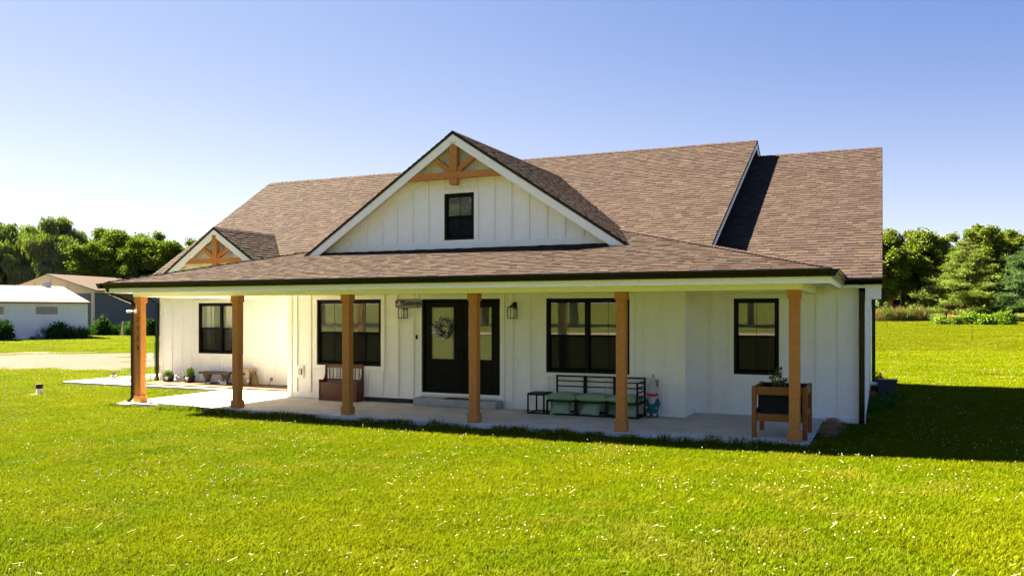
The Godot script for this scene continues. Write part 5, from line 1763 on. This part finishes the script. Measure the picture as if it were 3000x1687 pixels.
# ribbed steel sheet between a,b (bottom) and d,c (top)
func ribbed(b: MB, a: Vector3, e: Vector3, c: Vector3, d: Vector3, pitch: float, out: Vector3) -> void:
	b.quad(a, e, c, d)
	var n := int((e - a).length() / pitch)
	for i in range(1, n):
		var t := float(i) / n; var w := 0.035 / (e - a).length()
		var p := a.lerp(e, t - w); var q := a.lerp(e, t + w); var r := d.lerp(c, t + w); var s := d.lerp(c, t - w)
		var p2 := a.lerp(e, t - w * 0.4) + out * 0.03; var q2 := a.lerp(e, t + w * 0.4) + out * 0.03; var r2 := d.lerp(c, t + w * 0.4) + out * 0.03; var s2 := d.lerp(c, t - w * 0.4) + out * 0.03
		b.quad(p2, q2, r2, s2); b.quad(p, p2, s2, s); b.quad(q2, q, r, r2)

func make_background() -> void:
	# white steel shed
	var sh := thing("white_shed", "long white ribbed steel shed with pale roof and two grey panels", "shed")
	var el := cos(deg_to_rad(42.0)); var ed := sin(deg_to_rad(42.0))
	var E := RT * el + FW * ed
	var N := RT * -ed + FW * el
	var A := wpos(-35.8, 70.0, -0.15)
	var ht := 3.1
	var up := Vector3.UP
	var w := MB.new()
	ribbed(w, A - E * 24.0, A, A + up * ht, A - E * 24.0 + up * ht, 0.23, -N)
	ribbed(w, A, A + N * 17.0, A + N * 17.0 + up * ht, A + up * ht, 0.23, E)
	w.tri(A + up * ht, A + N * 17.0 + up * ht, A + N * 8.5 + up * 4.6)
	ribbed(w, A + N * 17.0, A + N * 17.0 - E * 24.0, A + N * 17.0 - E * 24.0 + up * ht, A + N * 17.0 + up * ht, 0.23, N)
	w.quad(A - E * 24.0 + N * 17.0, A - E * 24.0, A - E * 24.0 + up * ht, A - E * 24.0 + N * 17.0 + up * ht)
	part(sh, "wall", w.mesh(), M.white_steel)
	var rf := MB.new()
	var o1 := A + E * 0.15 - N * 0.25 + up * (ht + 0.02); var o2 := A + E * 0.15 + N * 8.5 + up * 4.66
	var rn := (o2 - o1).cross(E).normalized()
	if rn.y < 0: rn = -rn
	ribbed(rf, o1 - E * 24.3, o1, o2, o2 - E * 24.3, 0.23, rn)
	var o3 := A + E * 0.15 + N * 17.25 + up * (ht + 0.02)
	ribbed(rf, o3, o3 - E * 24.3, o2 - E * 24.3, o2, 0.23, (N + up * 3.0).normalized())
	part(sh, "roof", rf.mesh(), M.roof_steel)
	var fa := MB.new()
	fa.bar(o1 + up * -0.06, o1 - E * 24.3 + up * -0.06, 0.05, 0.14)
	part(sh, "eave_trim", fa.mesh(), M.beige_dark)
	for q in [[2.3, 3.87], [6.15, 7.7], [10.2, 11.8]]:
		var pm := MB.new()
		var p0: Vector3 = A - E * q[0] - N * 0.04; var p1: Vector3 = A - E * q[1] - N * 0.04
		pm.bar(p0 + up * 2.42, p1 + up * 2.42, 0.05, 0.62)
		part(sh, "translucent_panel", pm.mesh(), M.skylight)
	var rv := MB.new()
	rv.tube([o2 - E * 7.0 + up * 0.25, o2 - E * 14.0 + up * 0.25], [0.42, 0.42], 12)
	part(sh, "ridge_vent", rv.mesh(), M.white_steel)
	var ch := MB.new()
	ch.box(A + N * 8.2 - E * 1.25 + up * 4.75, Vector3(0.45, 0.55, 0.45))
	part(sh, "flue_box", ch.mesh(), M.white_steel)
	# dark barn
	var bn := thing("dark_barn", "dark slate ribbed barn with beige gable and brown roof", "barn")
	var X := Vector3(0.25, 0, 0)
	var dv := (RT * 0.25 + FW).normalized() * 17.0
	var gl := [wpos(-52.3, 88, 4.97), wpos(-49.3, 88, 6.16), wpos(-44.25, 88, 4.52)]
	var dkw := MB.new()
	var b0 := wpos(-52.0, 88.05, -0.2); var b1 := wpos(-44.5, 88.05, -0.2)
	ribbed(dkw, b0, b1, b1 + up * 4.35, b0 + up * 4.35, 0.3, -FW)
	ribbed(dkw, b1, b1 + dv, b1 + dv + up * 4.6, b1 + up * 4.6, 0.3, RT)
	dkw.quad(b1 + dv, b0 + dv, b0 + dv + up * 4.6, b1 + dv + up * 4.6)
	dkw.quad(b0 + dv, b0, b0 + up * 4.9, b0 + dv + up * 4.9)
	part(bn, "wall", dkw.mesh(), M.dark_steel)
	var gw := MB.new()
	var c0 := wpos(-52.05, 88.0, 4.16); var c1 := wpos(-44.45, 88.0, 4.16)
	gw.quad(c0, c1, wpos(-44.45, 88, 4.42), wpos(-52.05, 88, 4.9))
	gw.tri(wpos(-52.05, 88, 4.9), wpos(-44.45, 88, 4.42), wpos(-49.3, 88, 6.06))
	part(bn, "gable", gw.mesh(), M.barn_trim)
	for q in [-50.6, -48.9, -47.1]:
		var sm := MB.new()
		var tp := lerpf(6.0, 4.5, clampf((q + 49.3) / 4.9, 0, 1)) if q > -49.3 else lerpf(4.9, 6.0, (q + 52.1) / 2.8)
		sm.bar(wpos(q, 87.98, 4.2), wpos(q, 87.98, tp - 0.2), 0.05, 0.03, FW)
		part(bn, "gable_batten", sm.mesh(), M.beige_dark)
	var gt := MB.new()
	gt.bar(wpos(-44.42, 87.95, -0.2), wpos(-44.42, 87.95, 4.4), 0.30, 0.20, FW)
	part(bn, "corner_trim", gt.mesh(), M.barn_trim)
	var gk := MB.new()
	gk.bar(wpos(-52.5, 87.8, 4.86), wpos(-49.3, 87.8, 6.05), 0.06, 0.28)
	gk.bar(wpos(-49.3, 87.8, 6.05), wpos(-44.1, 87.8, 4.38), 0.06, 0.28)
	gk.bar(wpos(-44.1, 87.8, 4.34), wpos(-44.1, 87.8, 4.34) + dv * 1.02, 0.06, 0.24)
	part(bn, "fascia", gk.mesh(), M.barn_trim)
	var gr := MB.new()
	var r0 := wpos(-52.6, 87.7, 4.92); var r1 := wpos(-49.3, 87.7, 6.22); var r2 := wpos(-43.95, 87.7, 4.48)
	for t in [0.0, -0.08]:
		gr.quad(r1 + up * t, r2 + up * t, r2 + dv * 1.02 + up * t, r1 + dv * 1.02 + up * t)
		gr.quad(r0 + up * t, r1 + up * t, r1 + dv * 1.02 + up * t, r0 + dv * 1.02 + up * t)
	for q in [[r0, r1], [r1, r2], [r2, r2 + dv * 1.02]]: gr.quad(q[0], q[1], q[1] - up * 0.08, q[0] - up * 0.08)
	part(bn, "roof", gr.mesh(), M.barn_roof)
	# growth at the foot of the sheds
	var dk := Color(0.020, 0.045, 0.013)
	var bs := [[-12.0, 65.0, 1.7, 1.5], [8.0, 63.5, 1.4, 1.6], [172.0, 67.0, 1.5, 1.45], [150.0, 68.0, 0.7, 0.9], [210.0, 69.0, 0.8, 0.55], [235.0, 69.5, 0.9, 0.8], [300.0, 78.0, 1.6, 1.9], [330.0, 80.0, 1.2, 0.8], [352.0, 79.0, 1.0, 1.0], [384.0, 78.0, 1.5, 1.5], [412.0, 79.0, 1.3, 1.2], [440.0, 77.0, 0.9, 1.6], [95.0, 67.5, 0.8, 0.4]]
	var bl := ["bushy dark shrub against the white shed beneath its far panel", "second dark shrub against the white shed beneath its far panel", "large round dark shrub before the white shed beneath its grey panel", "thin shrub touching the large round shrub before the white shed", "low shrub before the white shed, between round shrub and shed corner", "upright shrub at the corner of the white shed", "dark tall shrub growing at the pale corner trim of the dark barn", "low shrub beside the tall one at the dark barn", "shrub growing beside the pale fence post at the barn", "broad shrub before the long dark barn wall, past the fence post", "round shrub before the long dark barn wall, near the porch post", "tall narrow shrub before the long dark barn wall", "low weedy shrub before the white shed between its panels"]
	for i in bs.size():
		var q: Array = bs[i]
		shrub("shrub", bl[i], upx(q[0], q[1]), Vector3(q[2], q[3], q[2]), 90, dk if i != 9 else Color(0.028, 0.07, 0.014), 100 + i, "shrub", "shrubs along the sheds")
	for i in 16:
		var u := -10.0 + i * 31.0
		shrub("weed_clump", ("tall dark weeds in the row along the foot of the white shed" if u < 250.0 else "tall dark weeds in the row along the foot of the dark barn"), upx(u, 68.0 if u < 250 else 79.0), Vector3(1.5, 0.4 + 0.3 * absf(sin(i * 2.3)), 0.9), 40, Color(0.03, 0.06, 0.016), 200 + i, "grassy", "weeds along the sheds")
	var fp := MB.new()
	fp.tube([Vector3(0, -0.1, 0), Vector3(0.02, 1.35, 0)], [0.11, 0.10], 8)
	var fo := part(self, "fence_post", fp.mesh(), mat(lin(0.30, 0.27, 0.22), 0.9), upx(359.0, 77.0))
	tag(fo, "weathered pale wooden fence post among shrubs before the dark barn", "post")
	# trees behind the sheds
	var wl := Color(0.115, 0.130, 0.062); var br := Color(0.094, 0.116, 0.022); var dkb := Color(0.070, 0.095, 0.024)
	var lt := [[-40, 650, 104, 5.6, "willow", wl], [60, 660, 108, 4.6, "willow", wl], [130, 640, 106, 5.6, "willow", wl], [192, 688, 104, 4.4, "willow", wl], [262, 712, 103, 4.4, "broad", br], [345, 672, 106, 5.2, "broad", br], [420, 682, 104, 4.8, "broad", br], [500, 694, 106, 4.6, "broad", br], [560, 735, 108, 4.4, "broad", br], [-90, 700, 100, 5.0, "willow", wl], [300, 735, 118, 4.6, "broad", dkb], [100, 735, 120, 5.0, "broad", dkb], [215, 742, 119, 4.6, "broad", dkb], [20, 740, 121, 5.0, "broad", dkb], [400, 742, 120, 4.8, "broad", dkb]]
	var ll := ["tall hazy willow at the far end of the white shed", "slender willow with open crown behind the white shed", "tallest rounded willow rising behind the white shed's vent", "drooping willow behind the dark barn's gable peak", "lower leafy tree behind the dark barn's gable, next to the willows", "broad leafy tree with ragged top behind the dark barn roof", "leafy tree behind the far end of the dark barn roof", "leafy tree between the dark barn and the house's wing gable", "lower leafy tree half hidden by the house's wing gable", "willow beyond the end of the white shed", "dark tree filling the gap behind the ragged leafy tree", "dark tree filling the gap behind the slender willow", "dark tree filling the gap behind the drooping willow", "dark tree filling the gap behind the hazy willow", "dark tree filling the gap behind the barn's far end"]
	for i in lt.size():
		var q: Array = lt[i]
		var p := upx(q[0], q[2])
		tree(ll[i], q[4], p, ypx(q[1], q[2]) - p.y, q[3], 1.6, q[5], 300 + i, "trees behind the sheds")
	# trees across the field
	var pn := Color(0.105, 0.130, 0.032)
	var rt := [[2585, 668, 118, 4.6, 2.2, "broad", br, "bright leafy tree showing just past the house's gable edge"], [2712, 664, 120, 4.9, 2.6, "broad", br, "leafy tree with an open airy top between house and pine"], [2650, 705, 126, 4.6, 1.5, "broad", dkb, "dark tree between the two leafy trees past the house"], [2832, 694, 110, 6.3, 1.0, "pine", pn, "large full pine with layered boughs standing alone in front"], [3030, 690, 104, 5.8, 1.4, "pine", Color(0.05, 0.08, 0.034), "blue-green pine with hanging boughs beside the mown strip"], [2900, 660, 128, 4.6, 3.0, "broad", br, "tall tree with clumped top rising behind the large pine"], [2968, 672, 130, 4.4, 2.5, "broad", br, "tall tree between the two pines, set back"], [2770, 712, 132, 4.8, 1.2, "broad", dkb, "dark tree close behind the large pine"], [2930, 720, 134, 4.8, 1.0, "broad", dkb, "dark tree low behind the gap of the pines"], [2545, 690, 124, 4.6, 2.0, "broad", dkb, "dark tree mostly hidden behind the house's side wall"], [3090, 680, 122, 5.0, 2.0, "broad", dkb, "dark tree beyond the blue-green pine"]]
	for i in rt.size():
		var q: Array = rt[i]
		var p := upx(q[0], q[2])
		tree(q[7], q[5], p, ypx(q[1], q[2]) - p.y, q[3], q[4], q[6], 400 + i, "trees across the field")
	var sg := Color(0.085, 0.135, 0.016)
	var ss := [[2760, 91, 1.8, 0.7], [2798, 90, 1.6, 0.9], [2842, 91, 1.9, 1.3], [2885, 90, 1.8, 1.1], [2918, 90, 1.7, 1.3], [2948, 89, 1.8, 1.75]]
	var sl := ["low bright green bush at the foot of the large pine", "bright green bush right of the pine's trunk foot", "bright yellow-green bush with peaked top in the bush row", "middle bright green bush in the row by the field", "bright green bush next to the tallest in the row", "tallest bright green bush, end of the row by the field"]
	for i in ss.size():
		var q: Array = ss[i]
		shrub("shrub", sl[i], upx(q[0], q[1]), Vector3(q[2], q[3], q[2]), 100, sg, 500 + i, "shrub", "bright bushes by the field")
	for i in 8:
		shrub("weed_clump", "wild brown and green brush along the field edge past the house", upx(2575.0 + i * 19.0, 109.0), Vector3(2.2, 1.0 + 0.5 * absf(sin(i * 1.9)), 2.2), 60, Color(0.10, 0.115, 0.035) if i % 3 else Color(0.13, 0.09, 0.04), 520 + i, "grassy", "brush along the field edge")
	# orange machine half hidden under the trees
	var tp := upx(2632, 122)
	var tr := thing("digger", "rusty orange digging machine half hidden by brush and trees", "machine", tp, YAW)
	bx(tr, "body", Vector3(0, 1.5, 0), Vector3(2.6, 0.9, 1.6), M.orange)
	bx(tr, "cab", Vector3(-0.5, 2.4, 0), Vector3(1.2, 1.1, 1.3), M.orange)
	bx(tr, "window", Vector3(-0.5, 2.5, 0.66), Vector3(0.9, 0.6, 0.03), M.black)
	var am := MB.new()
	am.tube([Vector3(1.2, 1.8, 0), Vector3(2.6, 3.3, 0.1), Vector3(3.9, 2.0, 0.2)], [0.2, 0.22, 0.16], 6)
	part(tr, "boom", am.mesh(), M.orange)
	for x in [-0.9, 0.9]:
		for z in [-0.8, 0.8]:
			var wm := MB.new()
			wm.lathe(Vector3.ZERO, [Vector2(0, -0.15), Vector2(0.6, -0.15), Vector2(0.6, 0.15), Vector2(0, 0.15)], 14)
			part(tr, "wheel", wm.mesh(), M.black, Vector3(x, 0.6, z), Vector3(PI / 2, 0, 0))
	var rb := thing("red_barn", "low dark red barn with white trim lines behind the large pine", "barn", upx(2868, 146), YAW)
	bx(rb, "wall", Vector3(0, 1.4, 0), Vector3(8.0, 2.8, 6.0), M.barn_red)
	var rm := MB.new()
	for q in [[1.0, 3.3], [-1.0, -3.3]]:
		rm.quad(Vector3(-4.3, 2.75, q[1]), Vector3(4.3, 2.75, q[1]), Vector3(4.3, 4.4, 0), Vector3(-4.3, 4.4, 0))
	for x in [-4.0, 4.0]: rm.tri(Vector3(x, 2.8, 3.0), Vector3(x, 2.8, -3.0), Vector3(x, 4.3, 0))
	part(rb, "roof", rm.mesh(), M.barn_red)
	for y in [0.7, 1.7]: bx(rb, "trim_line", Vector3(0, y, 3.03), Vector3(8.0, 0.13, 0.05), M.white_plastic)
	for x in [-3.95, 3.95]: bx(rb, "corner_trim", Vector3(x, 1.4, 3.06), Vector3(0.3, 2.8, 0.05), M.white_plastic)
	# wire strung over the field
	var st := thing("fence_stake", "thin dark steel stake standing alone in the field before the bushes", "stake", upx(2850, 53))
	var sm2 := MB.new()
	sm2.tube([Vector3(0, -0.1, 0), Vector3(0, 1.0, 0)], [0.014, 0.014], 5)
	sm2.tube([Vector3(0, 0.42, 0), Vector3(0.09, -0.05, 0.0)], [0.009, 0.009], 5)
	part(st, "rod", sm2.mesh(), M.metal)
	var pa := upx(2600, 78); var pb := upx(2812, 78)
	var ws := []; var wr := []
	for i in 15:
		var t := i / 14.0
		var p := pa.lerp(pb, t)
		ws.push_back(Vector3(p.x, p.y + 0.35 + 2.2 * (t - 0.5) * (t - 0.5), p.z)); wr.push_back(0.012)
	for e in [pa, pb]:
		var em := MB.new()
		em.tube([Vector3(0, -0.1, 0), Vector3(0, 0.92, 0)], [0.02, 0.02], 5)
		var eo := part(self, "fence_stake", em.mesh(), M.metal, e)
		tag(eo, "thin steel stake holding an end of the sagging field wire", "stake", "stakes of the field wire")
	var wm2 := MB.new()
	wm2.tube(ws, wr, 4, false)
	var wo := part(self, "field_wire", wm2.mesh(), M.metal)
	tag(wo, "thin dark wire sagging between two stakes in the field", "wire")
	# trees across the road from the porch: what the windows mirror
	for i in 10:
		var x := -78.0 + i * 9.5
		var z := 66.0 + 9.0 * absf(sin(i * 1.7)) + x * 0.12
		tree("leafy tree across the road from the porch, mirrored in the windows", "broad", Vector3(x, hgt(x, z), z), 13.0 + 6.0 * absf(sin(i * 2.6 + 0.8)), 6.0, 2.0, br, 600 + i, "trees across the road")
	# far woods closing the view
	var r := RandomNumberGenerator.new()
	r.seed = 12
	var tf := []; var cols := []
	for k in 2:
		for i in 420:
			var u := r.randf_range(-500, 760) if k == 0 else r.randf_range(2480, 3500)
			var dp := r.randf_range(190, 230)
			var p := upx(u, dp)
			p.y += r.randf_range(0.5, 6.5) * (0.7 + 0.3 * sin(u * 0.02))
			var sc := r.randf_range(1.6, 2.8)
			tf.push_back(Transform3D(Basis(Vector3.UP, r.randf() * TAU).scaled(Vector3.ONE * sc), p))
			var q := r.randf_range(0.8, 1.2)
			cols.push_back(Color(0.045 * q, 0.075 * q, 0.02 * q))
	var fw := leaves(self, "far_woods", "broad", tf, cols)
	fw.set_meta("kind", "stuff")
	fw.set_meta("label", "far line of woods along the horizon")

# ------------------------------------------------------------------ lawn
func blade_patch(sd: int, n: int, size: float, h0: float, h1: float, w0: float) -> ArrayMesh:
	var r := RandomNumberGenerator.new()
	r.seed = sd
	var b := MB.new()
	b.use_col = true
	for i in n:
		var p := Vector3(r.randf_range(-0.5, 0.5) * size, -0.01, r.randf_range(-0.5, 0.5) * size)
		var a := r.randf() * TAU
		var h := r.randf_range(h0, h1)
		var lean := Vector3(cos(a), 0, sin(a)) * h * r.randf_range(0.2, 0.95)
		var wd := Vector3(-sin(a + r.randf_range(-0.8, 0.8)), 0, cos(a)).normalized() * w0 * r.randf_range(0.7, 1.3)
		var k := r.randf_range(0.72, 1.28)
		var q := r.randf()
		if q < 0.05: b.col = Color(1.6 * k, 1.25 * k, 3.5 * k)
		elif q < 0.30: b.col = Color(1.35 * k, 1.12 * k, 1.0 * k)
		else: b.col = Color(0.92 * k, k, 0.9 * k)
		var m := p + lean * 0.38 + Vector3(0, h * 0.62, 0)
		var t := p + lean + Vector3(0, h * r.randf_range(0.75, 1.0), 0)
		b.quad(p - wd, p + wd, m + wd * 0.85, m - wd * 0.85)
		b.tri(m - wd * 0.85, m + wd * 0.85, t)
	return b.mesh()

func lawn_at(x: float, z: float) -> float:
	# 0 = no grass
	if x > -15.02 and x < 0.17 and z > -4.6 and z < 0.14: return 0.0
	if x > -18.76 and x < 0.90 and z < -3.28 and z > -13.75: return 0.0
	if x > -21.45 and x < -14.9 and z < -3.33 and z > -4.62: return 0.0
	if x > -21.45 and x < -20.45 and z < -3.33 and z > -9.3: return 0.0
	if Vector2((x + 19.24) / 1.3, z + 1.01).length() < 0.27: return 0.0
	if x > 0.1 and x < 0.5 and z < -1.0 and z > -3.0: return 0.3
	return 1.0

func make_grass() -> void:
	var r := RandomNumberGenerator.new()
	r.seed = 4
	var kinds := []
	for i in 4: kinds.push_back(blade_patch(40 + i, 150, 0.34, 0.045, 0.085, 0.0032))
	kinds.push_back(blade_patch(46, 110, 0.26, 0.10, 0.17, 0.0036))
	var tf := [[], [], [], [], []]; var cols := [[], [], [], [], []]
	var fl := []; var flc := []; var sw := []; var swc := []
	var cl := FastNoiseLite.new()
	cl.seed = 17; cl.frequency = 0.5; cl.fractal_octaves = 2
	var dep := 5.6
	while dep < 118.0:
		var s := 0.165 * maxf(1.0, dep / 13.0)
		var half := dep * 0.70 + 1.5
		var lat := -half
		while lat < half:
			var l := lat + r.randf_range(-0.5, 0.5) * s; var d := dep + r.randf_range(-0.5, 0.5) * s
			lat += s
			var p := CAM + RT * l + FW * d
			var f := lawn_at(p.x, p.z)
			if f == 0.0 or r.randf() > f: continue
			# nothing grows where the house hides it all
			if p.x < -1.0 and p.z < -14.2 and l > -0.43 * d and l < 0.42 * d: continue
			var gravel := false
			if l < -5.8 and d > 31.3 + wob.get_noise_1d(l * 2.0) * 1.5 and d < 45.2 + wob.get_noise_1d(l * 2.0 + 90.0) * 4.0:
				if patchn.get_noise_2d(p.x * 0.8, p.z * 0.8) < 0.16 + 0.25 * absf(sin(d * 0.7)): continue
				gravel = true
			p.y = hgt(p.x, p.z)
			var n1 := patchn.get_noise_2d(p.x, p.z); var n2 := patchn.get_noise_2d(p.x * 4.0 + 50.0, p.z * 4.0)
			var t := clampf(0.42 + n1 * 0.9 + n2 * 0.5, 0.0, 1.0)
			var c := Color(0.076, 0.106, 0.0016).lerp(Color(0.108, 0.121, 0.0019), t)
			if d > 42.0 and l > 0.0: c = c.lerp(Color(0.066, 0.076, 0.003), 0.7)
			if n2 - n1 > 0.5: c = c.lerp(Color(0.14, 0.125, 0.018), 0.4)
			var k := r.randf_range(0.88, 1.12)
			c = Color(c.r * k, c.g * k, c.b * k)
			var i := r.randi() % 4
			var edge := (p.z < 0.42 and p.z > 0.1 and p.x > -15.3 and p.x < 0.5) or (p.x > 0.9 and p.x < 1.5 and p.z < -3.3 and p.z > -12.0 and r.randf() < 0.5)
			if edge and r.randf() < 0.5: i = 4
			var hs := r.randf_range(0.75, 1.2) * (1.0 + 0.4 * maxf(0.0, n2)) * minf(1.0 + (s - 0.165) * 1.2, 1.5)
			if gravel: hs *= 0.7
			var ws := s / 0.165 * r.randf_range(0.95, 1.15)
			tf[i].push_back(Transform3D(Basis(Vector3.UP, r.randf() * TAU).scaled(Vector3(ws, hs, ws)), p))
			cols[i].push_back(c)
			# clover heads and dry stalks
			if d < 46.0 and not gravel:
				var cv := cl.get_noise_2d(p.x, p.z)
				var nf := 0.0
				if cv > -0.05: nf = 0.9 + 3.5 * cv
				else: nf = 0.10
				nf *= minf(s / 0.165, 2.0) * 0.22
				while nf > 0.0 and r.randf() < nf:
					nf -= 1.0
					var q := p + Vector3(r.randf_range(-0.5, 0.5) * s, r.randf_range(0.055, 0.095), r.randf_range(-0.5, 0.5) * s)
					var fs := r.randf_range(0.006, 0.0105) * (1.0 if d < 20 else 1.25)
					fl.push_back(Transform3D(Basis(Vector3.UP, r.randf() * TAU).scaled(Vector3(fs, fs * 0.9, fs)), q))
					var b := r.randf_range(0.22, 0.46)
					flc.push_back(Color(b, b * r.randf_range(0.78, 0.92), b * r.randf_range(0.6, 0.8)))
				if d < 24.0 and r.randf() < 0.08:
					var q2 := p + Vector3(r.randf_range(-0.5, 0.5) * s, r.randf_range(0.04, 0.085), r.randf_range(-0.5, 0.5) * s)
					var L := r.randf_range(0.03, 0.10)
					var bb := Basis(Vector3.UP, r.randf_range(-0.6, 1.2)) * Basis(Vector3(0, 0, 1), r.randf_range(-0.1, 0.6))
					sw.push_back(Transform3D(bb * Basis.from_scale(Vector3(L, 0.0035, 0.0045)), q2))
					var e := r.randf_range(0.22, 0.45)
					swc.push_back(Color(e, e * 0.82, e * 0.5))
		dep += s
	var gm := foliage(Color(1, 1, 1))
	gm.roughness = 0.85
	gm.metallic_specular = 0.08
	gm.backlight = Color(0.80, 0.85, 0.12)
	var gh := hub(self, "grass")
	gh.set_meta("kind", "stuff")
	gh.set_meta("label", "mown yellow-green lawn grass round the house")
	for i in 5:
		var o := many(gh, "blades" if i < 4 else "long_blades", kinds[i], gm, tf[i], cols[i])
		o.set_meta("kind", "stuff")
	var fm := MB.new()
	fm.ball(Vector3.ZERO, Vector3.ONE, 6)
	var pm := mat(Color(1, 1, 1), 0.9)
	pm.vertex_color_use_as_albedo = true
	var fo := many(self, "clover_flowers", fm.mesh(), pm, fl, flc)
	fo.set_meta("kind", "stuff")
	fo.set_meta("label", "white clover heads scattered in drifts over the lawn")
	var so := many(self, "dry_clippings", box_mesh(Vector3.ONE), pm, sw, swc)
	so.set_meta("kind", "stuff")
	so.set_meta("label", "pale dry grass stalks strewn over the lawn")
	print("grass ", tf[0].size() + tf[1].size() + tf[2].size() + tf[3].size(), " flowers ", fl.size(), " stalks ", sw.size())
